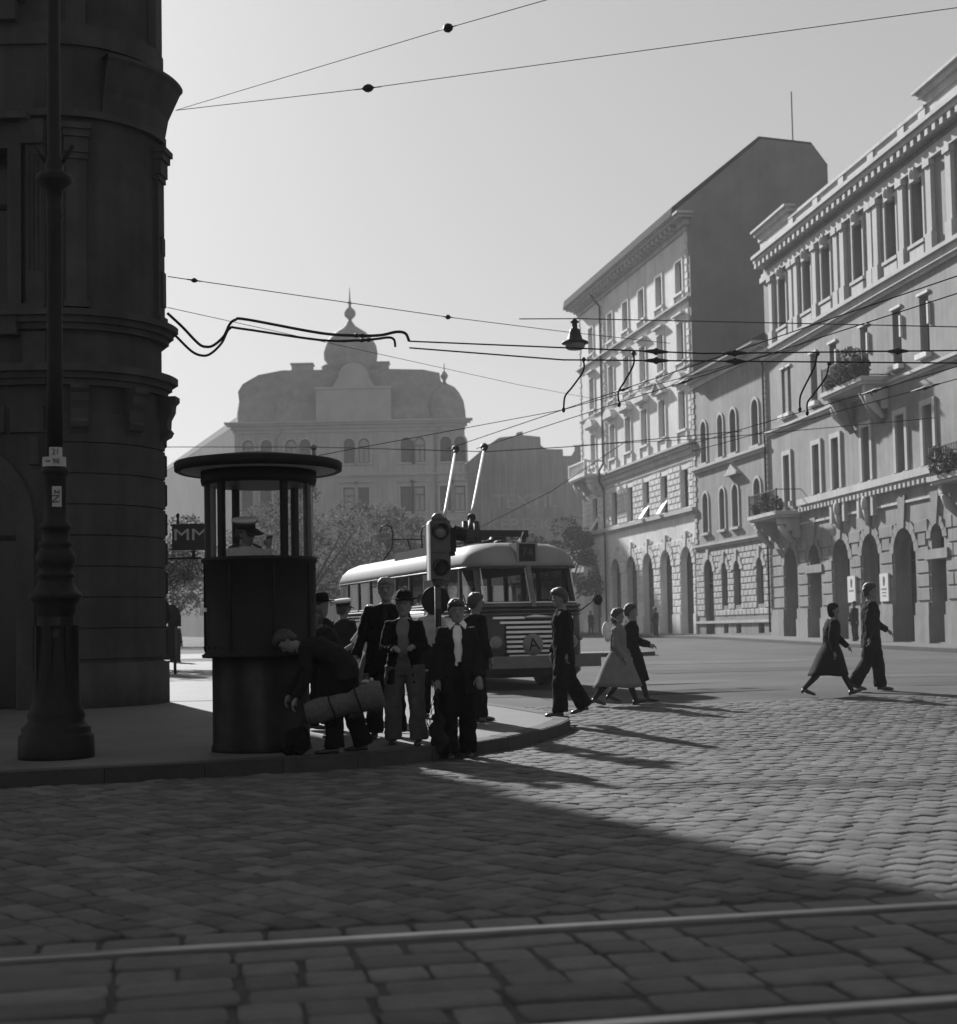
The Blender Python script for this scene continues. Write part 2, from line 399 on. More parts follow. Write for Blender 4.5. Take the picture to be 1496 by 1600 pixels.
# stone border course and slabs of the tram track
b = MB()
ra = math.atan2(RD.y, RD.x)
for r_i, (off, hy) in enumerate(((.16, .12),)):
    t = -4
    while t < 9:
        L = rnd.uniform(.26, .38); p = RA+RD*(t+L/2)+RN*off
        stone(b, p.x, p.y, L/2-.012, hy-.01, ra+rnd.uniform(-.02,.02), .006, rnd.uniform(.8,1.25), gz(p.x,p.y)+rnd.uniform(-.006,.004))
        t += L
rows = []
off = -.14
while off > -5.2:
    hw = rnd.uniform(.105, .125)
    if -1.86 < off-hw < -1.48 and abs(off-2*hw+1.66) < .2:
        off = -1.76; continue
    rows.append((off-hw, hw)); off -= 2*hw
COLW = .5
for off, hw in rows:
    t = -6+rnd.uniform(-.02,.02)
    while t < 9:
        L = COLW+rnd.uniform(-.012,.012); p = RA+RD*(t+L/2)+RN*off
        big = rnd.random() < .5
        parts = [(0, L)] if rnd.random() < .55 else [(0, L*.5), (L*.5, L*.5)]
        for s0, l in parts:
            p = RA+RD*(t+s0+l/2)+RN*off
            stone(b, p.x, p.y, l/2-.008-(.016 if rnd.random()<.2 else 0), hw-.004, ra+rnd.uniform(-.02,.02), .005, rnd.uniform(.62,1.35), gz(p.x,p.y)+rnd.uniform(-.008,.004), (rnd.uniform(-.02,.02), rnd.uniform(-.03,.03)))
        t += L
tag(b.build('track_paving', M['slab'], fix=False), kind='structure')
# rails
for off in (0.0, -1.66, -3.6):
    top = MB(); grv = MB()
    a = RA+RD*-8+RN*off; c = RA+RD*14+RN*off
    def strip(mb, o0, o1, z0, z1, zb):
        ring = []
        for p in (a, c):
            p0 = p+RN*o0; p1 = p+RN*o1
            ring.append([(p0.x,p0.y,zb),(p0.x,p0.y,z0-.004),(p0.x+RN.x*.006,p0.y+RN.y*.006,z0),(p1.x-RN.x*.006,p1.y-RN.y*.006,z1),(p1.x,p1.y,z1-.004),(p1.x,p1.y,zb)])
        mb.loft(ring, smooth=False)
    strip(top, -.036, .036, .006, .006, -.04)
    strip(grv, -.072, -.038, -.03, -.03, -.045)
    o = top.build('tram_rail', M['rail'])
    tag(o, kind='structure'); g = grv.build('rail_groove', M['railside'], o)


# ------------------------------------------------------------------ facade tools (local frame: x along the wall, -y out of it, z up)
def arc_pts(x0, x1, z1, n=12):
    r = (x1-x0)/2; cx = (x0+x1)/2
    return [(cx-r*math.cos(PI*k/n), z1-r+r*math.sin(PI*k/n)) for k in range(n+1)]
def wall_holes(b, x0, x1, z0, z1, holes, y=0.0, depth=0.32):
    xs = sorted({x0, x1, *[h[0] for h in holes], *[h[1] for h in holes]}); zs = sorted({z0, z1, *[h[2] for h in holes], *[h[3] for h in holes]})
    xs = [v for v in xs if x0 <= v <= x1]; zs = [v for v in zs if z0 <= v <= z1]
    for a, c in zip(xs, xs[1:]):
        for d, e in zip(zs, zs[1:]):
            mx, mz = (a+c)/2, (d+e)/2
            if any(h[0] < mx < h[1] and h[2] < mz < h[3] for h in holes): continue
            b.face([(a,y,d),(c,y,d),(c,y,e),(a,y,e)])
    for h in holes:
        hx0, hx1, hz0, hz1 = h[:4]; arch = len(h) > 4 and h[4]
        zr = hz1-(hx1-hx0)/2 if arch else hz1
        for xx in (hx0, hx1): b.face([(xx,y,hz0),(xx,y+depth,hz0),(xx,y+depth,zr),(xx,y,zr)])
        b.face([(hx0,y,hz0),(hx1,y,hz0),(hx1,y+depth,hz0),(hx0,y+depth,hz0)])
        if not arch: b.face([(hx0,y,hz1),(hx0,y+depth,hz1),(hx1,y+depth,hz1),(hx1,y,hz1)])
        else:
            P = arc_pts(hx0, hx1, hz1)
            for p, q_ in zip(P, P[1:]):
                b.face([(p[0],y,p[1]),(p[0],y+depth,p[1]),(q_[0],y+depth,q_[1]),(q_[0],y,q_[1])])
                b.face([(p[0],y,p[1]),(q_[0],y,q_[1]),(q_[0],y,hz1),(p[0],y,hz1)])
def rustic(b, x0, x1, z0, z1, holes, course=.36, length=.62, gap=.035, proud=.045, y=0.0, pad=.02, seed=1):
    rn = random.Random(seed); z = z0; k = 0
    while z+course*.6 < z1:
        ze = min(z+course, z1); x = x0-(length*.5 if k % 2 else 0)
        spans = []
        while x < x1:
            a, c = max(x, x0), min(x+length, x1); x += length
            segs = [(a, c)]
            for h in holes:
                hx0, hx1, hz0, hz1 = h[0]-pad, h[1]+pad, h[2]-pad, h[3]+pad
                if ze <= hz0 or z >= hz1: continue
                if len(h) > 4 and h[4]:
                    r = (h[1]-h[0])/2+pad+.30; cz = h[3]-(h[1]-h[0])/2; cx = (h[0]+h[1])/2; mz = (z+ze)/2
                    if z > h[3]+.32: continue
                    if mz > cz:
                        dd = r*r-(mz-cz)**2
                        if dd <= 0: continue
                        hx0, hx1 = cx-math.sqrt(dd), cx+math.sqrt(dd)
                ns = []
                for s0, s1 in segs:
                    if hx1 <= s0 or hx0 >= s1: ns.append((s0, s1))
                    else:
                        if hx0 > s0: ns.append((s0, hx0))
                        if hx1 < s1: ns.append((hx1, s1))
                segs = ns
            for s0, s1 in segs:
                if s1-s0 > .1:
                    g2 = gap/2; p = proud+rn.uniform(-.006, .006); c2 = .018
                    X0, X1, Z0, Z1 = s0+g2, s1-g2, z+g2, ze-g2
                    f = [(X0,y-.001,Z0),(X1,y-.001,Z0),(X1,y-.001,Z1),(X0,y-.001,Z1)]
                    t = [(X0+c2,y-p,Z0+c2),(X1-c2,y-p,Z0+c2),(X1-c2,y-p,Z1-c2),(X0+c2,y-p,Z1-c2)]
                    i = len(b.v); b.v += f+t
                    for q_ in ((4,5,6,7),(0,1,5,4),(1,2,6,5),(2,3,7,6),(3,0,4,7)):
                        b.f.append(tuple(i+m for m in q_)); b.sm.append(False); b.tone.append(1.0)
        z += course; k += 1
def voussoirs(b, x0, x1, z1, t=.30, proud=.06, y=0.0, n=9, key=.12, gap=.02):
    r = (x1-x0)/2; cx = (x0+x1)/2; cz = z1-r
    for k in range(n):
        a0 = PI*k/n+gap/r/2; a1 = PI*(k+1)/n-gap/r/2; tt = t+(key if k == n//2 else (0.10 if k % 2 == 0 else 0)); pr = proud+(.04 if k == n//2 else 0)
        pts = [(cx-rr*math.cos(a), cz+rr*math.sin(a)) for rr, a in ((r+.001,a0),(r+tt,a0),(r+tt,a1),(r+.001,a1))]
        b.prism(pts, y-pr, y+.01)
def cornice(b, x0, x1, z, steps, y=0.0, ends=True):
    # steps: list of (height, projection) stacked upward from z
    for h, p in steps:
        b.box(x0-(p if ends else 0), x1+(p if ends else 0), y-p, y+.05, z, z+h); z += h
    return z
_wc = {}; _wr = random.Random(17)
def window(parent, cx, z0, wd, h, arch=False, y=.24, leaves=2, transom=.68, mframe='sash', mpane='glass_dark', name='window', label=None, fr=.07):
    if name == 'window' and mpane == 'glass_dark' and _wr.random() < .22: mpane = 'curtain'
    key = (round(wd,2), round(h,2), arch, leaves, transom, mframe, fr)
    if key not in _wc:
        f = MB(); a, c = -wd/2, wd/2
        if arch:
            r = wd/2; zs = h-r; n = 12
            for k in range(n):
                a0, a1 = PI*k/n, PI*(k+1)/n
                f.prism([(-(r)*math.cos(a0), zs+r*math.sin(a0)), (-(r)*math.cos(a1), zs+r*math.sin(a1)), (-(r-fr)*math.cos(a1), zs+(r-fr)*math.sin(a1)), (-(r-fr)*math.cos(a0), zs+(r-fr)*math.sin(a0))], -.03, .03)
        else:
            zs = h; f.box(a, c, -.03, .03, h-fr, h)
        f.box(a, a+fr, -.03, .03, 0, zs-(0 if arch else fr)); f.box(c-fr, c, -.03, .03, 0, zs-(0 if arch else fr)); f.box(a+fr, c-fr, -.03, .03, 0, fr)
        zt = h*transom
        if transom: f.box(a+fr, c-fr, -.035, .025, zt-.04, zt+.04)
        if leaves >= 2: f.box(-.035, .035, -.037, .023, fr, (zt-.04) if transom else zs-fr)
        if leaves >= 3: f.box(-.025, .025, -.033, .022, zt+.04, (h-fr))
        p = MB()
        if arch:
            pts = [(a+.02, .02), (c-.02, .02)]+[(-(r-.02)*-math.cos(PI*k/n), zs+(r-.02)*math.sin(PI*k/n)) for k in range(n+1)]
            p.prism(pts, -.004, .004)
        else: p.box(a+.02, c-.02, -.004, .004, .02, h-.02)
        _wc[key] = (f.mesh('frame', M[mframe]), p.v, p.f)
    fm, pv, pf = _wc[key]
    o = link_mesh(name, fm, parent, (cx, y, z0))
    if label: o['label'] = label
    pk = key+(mpane,)
    if pk not in _wc:
        me = bpy.data.meshes.new('pane'); me.from_pydata(pv, [], pf); me.materials.append(M[mpane]); me.update(); _wc[pk] = me
    link_mesh('pane', _wc[pk], o, (0, .012, 0))
    if name == 'arched_doorway' and h > 4:
        dk = ('door', round(wd,2), round(h,2))
        if dk not in _wc:
            d_ = MB(); hh = h*.60
            for sd in (-1, 1):
                x0_, x1_ = (-wd/2+fr+.01, -.04) if sd < 0 else (.04, wd/2-fr-.01)
                d_.box(x0_, x1_, -.05, -.01, .02, hh)
                for a_, c_ in ((.15, .36), (.40, .62), (.66, .96)):
                    d_.box(x0_+.12, x1_-.12, -.065, -.051, hh*a_, hh*c_)
            _wc[dk] = d_.mesh('door_leaf', M['door_wood'])
        link_mesh('door_leaf', _wc[dk], o)
    return o
def surround(b, cx, z0, wd, h, t=.16, proud=.07, y=0.0, sill=True, head=None, arch=False):
    a, c = cx-wd/2, cx+wd/2
    if not arch:
        b.box(a-t, a-.002, y-proud, y+.02, z0, z0+h+t); b.box(c+.002, c+t, y-proud, y+.02, z0, z0+h+t); b.box(a-.002, c+.002, y-proud, y+.02, z0+h+.002, z0+h+t)
        top = z0+h+t
    else:
        r = wd/2; zs = z0+h-r
        b.box(a-t, a-.002, y-proud, y+.02, z0, zs); b.box(c+.002, c+t, y-proud, y+.02, z0, zs)
        for k in range(12):
            a0, a1 = PI*k/12, PI*(k+1)/12
            b.prism([(cx-rr*math.cos(q_), zs+rr*math.sin(q_)) for rr, q_ in ((r+.002,a0),(r+t,a0),(r+t,a1),(r+.002,a1))], y-proud, y+.02)
        top = z0+h+t
    if sill: b.box(a-t-.06, c+t+.06, y-.17, y+.1, z0-.14, z0-.002)
    if head == 'hood':
        b.box(a-t-.02, c+t+.02, y-.10, y+.02, top+.002, top+.22); b.box(a-t-.14, c+t+.14, y-.30, y+.02, top+.222, top+.34)
    elif head == 'pediment':
        b.box(a-t-.02, c+t+.02, y-.10, y+.02, top+.002, top+.2); b.box(a-t-.22, c+t+.22, y-.34, y+.02, top+.202, top+.3)
        b.prism([(a-t-.22, top+.302), (c+t+.22, top+.302), (cx, top+.302+.62)], y-.30, y+.02)
        b.prism([(a-t-.30, top+.302), (a-t-.12, top+.302), (cx, top+.98), (cx, top+1.1)], y-.44, y-.28)
        b.prism([(c+t+.30, top+.302), (cx, top+1.1), (cx, top+.98), (c+t+.12, top+.302)], y-.44, y-.28)
    elif head == 'segment':
        b.box(a-t-.02, c+t+.02, y-.10, y+.02, top+.002, top+.2); b.box(a-t-.22, c+t+.22, y-.34, y+.02, top+.202, top+.3)
        W = wd/2+t+.26; pts = [(cx-W, top+.302)]+[(cx-W*math.cos(PI*k/10), top+.302+.62*math.sin(PI*k/10)) for k in range(1,10)]+[(cx+W, top+.302)]
        b.prism(pts, y-.42, y+.02)
def apron(b, cx, z0, z1, wd, y=0.0):
    for s_ in (-1, 1): b.box(cx+s_*wd/2-.11, cx+s_*wd/2+.11, y-.13, y+.02, z0, z1)
    b.box(cx-wd/2+.15, cx+wd/2-.15, y-.05, y+.02, z0+.06, z1-.06)
def balusters(b, x0, x1, y, z0, h, n, r=.055):
    for k in range(n):
        x = x0+(x1-x0)*(k+.5)/n
        b.lathe([(r*.6,0),(r,.04),(r*.5,.12*h),(r*1.1,.35*h),(r*.5,.62*h),(r*.5,.86*h),(r*.9,h)], (x, y, z0), 8, cap=False)
def stone_balcony(parent, cx, z, wd, dp, railing='stone'):
    o = MB(); o.box(cx-wd/2, cx+wd/2, -dp, .0, z-.18, z); o.box(cx-wd/2+.08, cx+wd/2-.08, -dp+.08, .0, z-.30, z-.182)
    for s_ in (-1, 1):
        x = cx+s_*(wd/2-.45)
        for k in range(3):
            o.box(x-.15, x+.15, -dp+.25+k*.28*dp, -.0, z-.62-k*.32, z-.302-k*.32)
        o.tube([(x, -dp+.38, z-.66), (x, -dp*.55, z-1.0), (x, -.15, z-1.6)], [.14, .2, .1], 8)
    bal = o.build('balcony', M['trim_plaster'] if railing != 'stone' else M['pale_plaster'], parent)
    r = MB(); x0, x1 = cx-wd/2+.06, cx+wd/2-.06; yf = -dp+.1
    if railing == 'stone':
        r.box(x0, x1, yf-.09, yf+.09, z+.83, z+.95); r.box(x0, x1, yf-.09, yf+.09, z+.002, z+.10)
        for xx in (x0, x1): r.box(xx-.10, xx+.10, yf-.101, yf+.101, z+.003, z+1.0)
        for s_, xx in ((-1, x0), (1, x1)): r.box(xx-.08, xx+.08, yf+.102, -.002, z+.831, z+.949)
        balusters(r, x0+.15, x1-.15, yf, z+.1, .73, int(wd/.24))
        for xx in (x0, x1):
            for k in range(3): r.lathe([(.04,0),(.06,.2),(.03,.5),(.05,.73)], (xx, yf+.3+.28*k, z+.1), 8, cap=False)
        r.build('railing', M['pale_plaster'], bal)
    else:
        for zz in (z+.06, z+.5, z+1.0): r.box(x0, x1, yf-.02, yf+.02, zz-.02, zz+.02)
        for xx in (x0, x1):
            r.box(xx-.03, xx+.03, yf-.031, yf+.031, z+.001, z+1.06)
            for zz in (z+.06, z+1.0): r.box(xx-.02, xx+.02, yf+.032, -.002, zz-.019, zz+.019)
        n = int(wd/.13)
        for k in range(n):
            x = x0+(x1-x0)*(k+.5)/n; r.box(x-.011, x+.011, yf-.012, yf+.012, z+.081, z+.979)
        for k in range(int(wd/.45)):
            x = x0+(x1-x0)*(k+.5)/int(wd/.45)
            r.tube([(x+.13*math.cos(t), yf-.02, z+.5+.17*math.sin(t)) for t in [2*PI*j/12 for j in range(13)]], .013, 6, cap=False)
        r.build('railing', M['iron'], bal)
    return bal

def frame_root(name, P, D, z):
    o = empty(name, (P.x, P.y, z), math.atan2(D.y, D.x)); return o
def leafmesh(b, c, r, n, size, rn, shade=(.6, 1.3), squash=1.0):
    for _ in range(n):
        while True:
            d = Vector((rn.gauss(0,1), rn.gauss(0,1), rn.gauss(0,1)))
            if d.length > .01: break
        d.normalize(); rad = rn.uniform(.55, 1.05)**.6
        p = Vector(c)+Vector((d.x*r[0], d.y*r[1], d.z*r[2]))*rad
        u = Vector((rn.gauss(0,1), rn.gauss(0,1), rn.gauss(0,.8))).normalized(); v = u.cross(Vector((rn.gauss(0,1), rn.gauss(0,1), rn.gauss(0,1)))).normalized()
        s_ = size*rn.uniform(.6, 1.3); t = rn.uniform(*shade)
        b.face([p-u*s_, p-v*s_*.5, p+u*s_, p+v*s_*.5], tone=t)
def tree(x, y, h, rx, rz, trunk_h, n, size, label, cat='tree', leaf='leaf', seed=1, group=None, clumps=26, zbase=None):
    rn = random.Random(seed); z = gz(x, y)+PAVE-.05 if zbase is None else zbase
    root = empty('tree', (x, y, z)); tag(root, label, cat, group)
    t = MB(); top = h-rz*.9
    t.tube([(0,0,-.1),(0.03,0,.4),(-.05,.03,trunk_h*.6),(.04,0,trunk_h),(0,.05,top)], [h*.028,h*.02,h*.018,h*.015,h*.006], 10)
    l = MB()
    for k in range(clumps):
        while True:
            d = Vector((rn.uniform(-1,1), rn.uniform(-1,1), rn.uniform(-1,1)))
            if .25 < d.length < 1: break
        c = Vector((d.x*rx, d.y*rx, h-rz+d.z*rz*.92)); rr = rx*rn.uniform(.20, .36)
        leafmesh(l, c, (rr, rr, rr*.72), n//clumps, size, rn)
        if k % 2 == 0: t.tube([(0,0,trunk_h*rn.uniform(.75,1.0)), Vector((c.x*.45, c.y*.45, (trunk_h+c.z)/2-.2)), c], [h*.009,h*.006,h*.002], 6)
    t.build('trunk', M['bark'], root); l.build('crown', M[leaf], root, fix=False)
    return root

# ------------------------------------------------------------------ pale corner palace with arches, mezzanine and three floors
root = frame_root('palace', P1, D1, 0); tag(root, 'pale block with round arches, rusticated mezzanine and a bare side gable', 'building')
L1 = (P2-P1).length; zb = 0.2
cols = [3.35, 8.15, 11.7, 15.15, 18.7, 22.4]
holes = [(c-1.05, c+1.05, .9, 6.05, True) for c in cols]
wid = [1.15, 1.1, 1.2, 1.15, 1.5, 1.25]
for c in cols: holes.append((c-.62, c+.62, 8.35, 10.6))
for c in cols: holes.append((c-.58, c+.58, 12.95, 15.25))
for c in cols: holes.append((c-.58, c+.58, 17.0, 19.3))
for c in cols: holes.append((c-.58, c+.58, 21.05, 22.95))
b = MB(); wall_holes(b, 0, L1, zb, 25.3, holes, depth=.42)
b.box(0, L1, .6, 8.7, zb, 25.2); b.box(0, .42, .02, .6, zb, 25.25); b.box(L1-.4, L1-.001, .43, .6, zb, 25.25)
b.build('wall', M['pale_plaster'], root)
b = MB()   # pale stone skins: rustication, plinth blocks
rustic(b, .02, 5.9, 2.15, 6.6, holes[:6], course=.40, length=.74, gap=.075, seed=2); rustic(b, 6.4, L1-.05, 2.15, 6.6, holes[:6], course=.40, length=.74, gap=.075, seed=3)
rustic(b, .02, 5.9, 8.35, 11.0, holes[6:12], course=.37, length=.78, gap=.08, seed=4); rustic(b, 6.4, L1-.05, 8.35, 11.0, holes[6:12], course=.37, length=.78, gap=.08, seed=5)
for c in cols: voussoirs(b, c-1.05, c+1.05, 6.05, t=.42, key=.5, proud=.08, n=11, gap=.06)
for k in range(6):      # radiating wedge stones above the arches
    c = cols[k]
    for j in range(-2, 3):
        if j == 0: continue
        b.prism([(c+j*.34-.10, 6.62), (c+j*.34+.10, 6.62), (c+j*.40+.13, 7.0-abs(j)*.12), (c+j*.40-.13, 7.0-abs(j)*.12)], -.05, .0)
xs = [0]+[v for c in cols for v in (c-1.1, c+1.1)]+[L1]
for a, c in zip(xs[::2], xs[1::2]):
    if c-a > .3: b.box(a+.02, c-.02, -.10, 0, zb, 2.1)
for k in range(30):
    for xx in (0.02, 5.55, 6.45, L1-.5):
        b.box(xx, xx+(.36 if k % 2 else .46), -.05, 0, 12.4+k*.42, 12.4+k*.42+.33)
b.build('rustication', M['pale_plaster'], root)
b = MB(); cornice(b, 0, L1, 7.85, [(.16,.10),(.22,.26)]); cornice(b, 0, L1, 11.02, [(.3,.06),(.35,.14),(.25,.24),(.14,.40)])
cornice(b, 0, L1, 16.55, [(.10,.10)]); cornice(b, 0, L1, 20.25, [(.14,.10),(.10,.24)])
b.build('string_course', M['trim_plaster'], root)
b = MB(); cornice(b, 0, L1, 24.4, [(.3,.12),(.3,.3),(.16,.75),(.14,.95)])
for k in range(int(L1/.8)): b.box(k*.8+.2, k*.8+.45, -.68, -.302, 24.72, 24.98)
b.build('cornice', M['trim_plaster'], root)
for k, c in enumerate(cols):
    g = window(root, c, .9, 2.1, 5.15, True, y=.40, leaves=2, transom=.62, name='arched_doorway', mframe='shutter')
    s_ = window(root, c, 8.35, 1.24, 2.25, y=.26, leaves=2, transom=.0)
    if k in (0, 3, 4):
        a = MB(); T = Matrix.Translation((-.05, -.22, .55)) @ Matrix.Rotation(R(-33), 4, 'X'); a.box(-.5, .12, -.03, .03, -.75, .75, T=T); a.build('awning_sash', M['pale_paint'], s_)
    for z0, h, hd, ap in ((12.95, 2.3, 'pediment' if k in (4,) else 'segment', True), (17.0, 2.3, 'hood', False), (21.05, 1.9, None, False)):
        o = window(root, c, z0, 1.16, h, y=.28)
        t = MB(); surround(t, 0, 0, 1.16, h, .17, .07, y=-.28, head=hd)
        if ap: apron(t, 0, -.85, -.14, 1.7, y=-.28)
        else: apron(t, 0, -.42, -.14, 1.6, y=-.28)
        t.build('surround', M['pale_plaster'], o)
stone_balcony(root, 3.35, 12.2, 4.3, 1.35)
b = MB(); b.tube([(6.15,-.16,1.0),(6.15,-.16,11.0),(6.15,-.46,11.5),(6.15,-.46,12.3),(6.15,-.16,12.8),(6.15,-.16,23.9),(6.15,-.8,24.7)], .07, 8); b.build('downpipe', M['downpipe'], root)
b = MB()    # roof and bare gable
b.prism([(25.72-.9, 0)], 0, 1) if False else None
G = [(-1.0,25.2),(-.9,25.75),(4.6,30.2),(7.9,30.0),(8.9,28.7),(8.9,25.2)]
i0 = len(b.v); rings = [[(x, y, z) for y, z in G] for x in (-.6, L1+.02)]
b.loft(rings, smooth=False); b.build('roof', M['roof'], root)
b = MB(); rings = [[(x, y, z) for y, z in ((.0, .3), (.0, 25.3), (-.7, 25.55), (4.62, 29.95), (7.85, 29.75), (8.75, 28.5), (8.75, .3))] for x in (L1+.03, L1+.33)]
b.loft(rings, smooth=False); b.build('gable_wall', M['firewall'], root)
b = MB(); b.tube([(L1-1, 7.2, 29.5), (L1-1, 7.2, 33.4)], .035, 6); b.build('antenna', M['wire'], root)

# ------------------------------------------------------------------ narrow house with arched windows
root = frame_root('town_house', P2, D2, 0); tag(root, 'narrow town house with round headed windows between the two larger palaces', 'building')
L2 = (P3-P2).length
cx2 = [1.95, 6.7, 9.9]
H = [(1.45, 2.9, .9, 5.1, True), (6.2, 7.15, 2.45, 4.8, True), (9.5, 10.4, 2.45, 4.8, True), (4.3, 5.15, 2.45, 4.8, True)]
H += [(c-.45, c+.45, 6.6, 8.85, True) for c in cx2]+[(4.3, 5.1, 6.6, 8.85, True)]+[(c-.45, c+.45, 10.55, 12.9, True) for c in cx2]+[(4.3, 5.1, 10.55, 12.9, True)]
BW = [(6.25, 7.0, .95, 1.45), (9.5, 10.3, .95, 1.45), (4.35, 5.05, .95, 1.45)]
b = MB(); wall_holes(b, 0, L2, zb, 15.6, H+BW, depth=.35); b.box(0, L2, .5, 10, zb, 15.6); b.build('wall', M['mid_plaster'], root)
b = MB(); rustic(b, 0.1, L2-.1, 1.9, 5.6, H[:4], course=.33, length=.6, gap=.05, proud=.04, seed=8)
for h in H[:4]: voussoirs(b, h[0], h[1], h[3], t=.3, key=.3, proud=.07)
for k in range(30):
    b.box(.04, .04+(.34 if k % 2 else .46), -.05, 0, 6.1+k*.3, 6.1+k*.3+.25); b.box(L2-.04-(.34 if k % 2 else .46), L2-.04, -.05, 0, 6.1+k*.3, 6.1+k*.3+.25)
b.build('rustication', M['trim_plaster'], root)
b = MB(); cornice(b, 0, L2, 5.7, [(.14,.08),(.12,.2)], ends=False); cornice(b, 0, L2, 10.1, [(.16,.08),(.14,.22)], ends=False); cornice(b, 0, L2, 1.5, [(.14,.1)], ends=False)
cornice(b, 0, L2, 15.0, [(.3,.12),(.2,.4),(.14,.75)], ends=False); b.build('cornice', M['trim_plaster'], root)
b = MB(); b.loft([[(x, -.8, 15.66), (x, 5, 18.4), (x, 10, 15.66)] for x in (0, L2)], smooth=False); b.build('roof', M['roof'], root)
for h in H:
    o = window(root, (h[0]+h[1])/2, h[2], h[1]-h[0], h[3]-h[2], True, y=.26, name='arched_doorway' if h[2] < 1 else 'window')
    if h[2] > 6:
        t = MB(); surround(t, 0, 0, h[1]-h[0], h[3]-h[2], .14, .06, y=-.26, arch=True)
        if h[2] < 7 and 6 < h[0] < 7: t.box(-.9, .9, -.56, -.26, 2.75, 2.88); t.prism([(-.9,2.882),(.9,2.882),(0,3.35)], -.5, -.26)
        t.build('surround', M['trim_plaster'], o)
for h in BW: window(root, (h[0]+h[1])/2, h[2], h[1]-h[0], h[3]-h[2], y=.2, leaves=1, transom=0)
b = MB(); b.tube([(L2-.18,-.12,1.0),(L2-.18,-.12,14.6)], .06, 8); b.build('downpipe', M['downpipe'], root)

# ------------------------------------------------------------------ long grey palace on the right
root = frame_root('palace', P3, D3, 0); tag(root, 'long grey palace with tall arches and leafy balconies at the right edge', 'building')
L3 = 34.0; zb = 0.1
A3 = [(1.95,3.65,1),(5.25,6.75,0),(8.3,10.15,1),(11.6,13.35,1),(14.85,16.8,1),(18.15,19.4,0),(21.0,22.9,1),(24.4,26.3,1),(28,29.9,1)]
H = []
for a, c, k in A3:
    if k: H.append((a, c, .6, 5.05, True))
    else: H += [(a, c, .6, 3.68), (a+.1, c-.1, 4.08, 5.0, True)]
U = [2.75, 6.7, 9.05, 12.45, 15.9, 18.4, 22.5, 25.8, 29.4]
H1 = [(u-.42, u+.42, 7.25, 9.5) for u in U]
U2 = [2.45, 3.3, 6.6, 9.0, 12.5, 15.8, 18.3, 22.5, 25.8, 29.4]
H2 = [(u-(.22 if i < 2 else .4), u+(.22 if i < 2 else .4), 11.5, 13.7) for i, u in enumerate(U2)]
U3 = [2.8, 6.2, 8.6, 12.25, 15.65, 18.1, 22.5, 25.8, 29.4]
H3 = [(u-.52, u+.52, 15.75, 18.15) for u in U3]
b = MB(); wall_holes(b, 0, L3, zb, 20.0, H+H1+H2+H3, depth=.75)
b.box(0, L3, .9, 12, zb, 20.0); b.box(0, .3, .02, .9, zb, 19.99)
b.build('wall', M['grey_plaster'], root)
b = MB()
rustic(b, .1, L3, 2.15, 5.5, H, course=.52, length=40, gap=.055, proud=.05, pad=.10, seed=9)
for a, c, k in A3:
    r = (c-a)/2
    if k: voussoirs(b, a, c, 5.05, t=.3, key=1.0, proud=.06, n=9)
    else: voussoirs(b, a+.1, c-.1, 5.0, t=.25, key=1.0, proud=.06, n=7); b.box(a-.35, c+.35, -.12, 0, 3.70, 4.06)
xs = [0.1]+[v for a, c, k in A3 for v in (a-.04, c+.04)]+[L3]
for a, c in zip(xs[::2], xs[1::2]): b.box(a, c, -.16, 0, zb, 1.62); b.box(a+.05, c-.05, -.12, 0, 1.625, 2.1)
b.build('rustication', M['grey_plaster'], root)
b = MB(); cornice(b, 0, L3, 6.0, [(.10,.08)]); cornice(b, 4.6, L3, 6.75, [(.12,.12),(.30,.30)], ends=False)
for k in range(int(L3/.42)): b.box(4.3+k*.42, 4.3+k*.42+.2, -.28, -.01, 6.57, 6.745) if 4.5+k*.42 < L3 else None
cornice(b, 0, L3, 10.75, [(.12,.08),(.12,.2)], ends=False); b.build('string_course', M['trim_plaster'], root)
b = MB(); cornice(b, 0, L3, 14.45, [(.14,.10),(.30,.22),(.16,.36)]); b.build('string_course', M['trim_plaster'], root)
b = MB()
# pilasters of the top floor with pedestals
PX = [1.35, 4.25, 4.95, 7.4, 10.0, 10.75, 13.75, 14.35, 16.85, 19.35, 21, 24, 27.5, 31]
for p in PX:
    b = MB(); b.box(p-.22, p+.22, -.16, 0, 15.80, 18.25); b.box(p-.27, p+.27, -.22, 0, 15.052, 15.78); b.box(p-.28, p+.28, -.24, 0, 18.26, 18.5); b.build('pilaster', M['light_trim'], root)
b = MB()
cornice(b, 0, L3, 18.52, [(.26,.16),(.18,.10)]); zt = cornice(b, 0, L3, 19.25, [(.22,.30),(.20,.52),(.16,.64)], ends=False)
for k in range(int(L3/.62)): b.box(k*.62+.1, k*.62+.36, -.50, -.302, 19.2, 19.46)
b.build('cornice', M['trim_plaster'], root)
b = MB(); b.box(4.4, 19.3, -.12, .3, 19.84, 20.5); b.box(4.4, 19.3, -.22, .35, 20.502, 20.65)
for p in (4.7, 7.9, 11, 14.2, 17.2, 19.1): b.box(p-.3, p+.3, -.2, .36, 19.841, 20.499)
for x0, x1 in ((.1, 4.2), (19.4, L3)):
    cornice(b, x0, x1, 19.842, [(.75,.12),(.30,.2),(.20,.36),(.12,.50)]); b.box(x0, x1, .0, 3, 19.843, 21.1)
b.build('parapet', M['trim_plaster'], root)
b = MB(); b.loft([[(x, .4, 20.02), (x, 6, 22.2), (x, 12, 20.02)] for x in (0, L3)], smooth=False); b.build('roof', M['roof'], root)
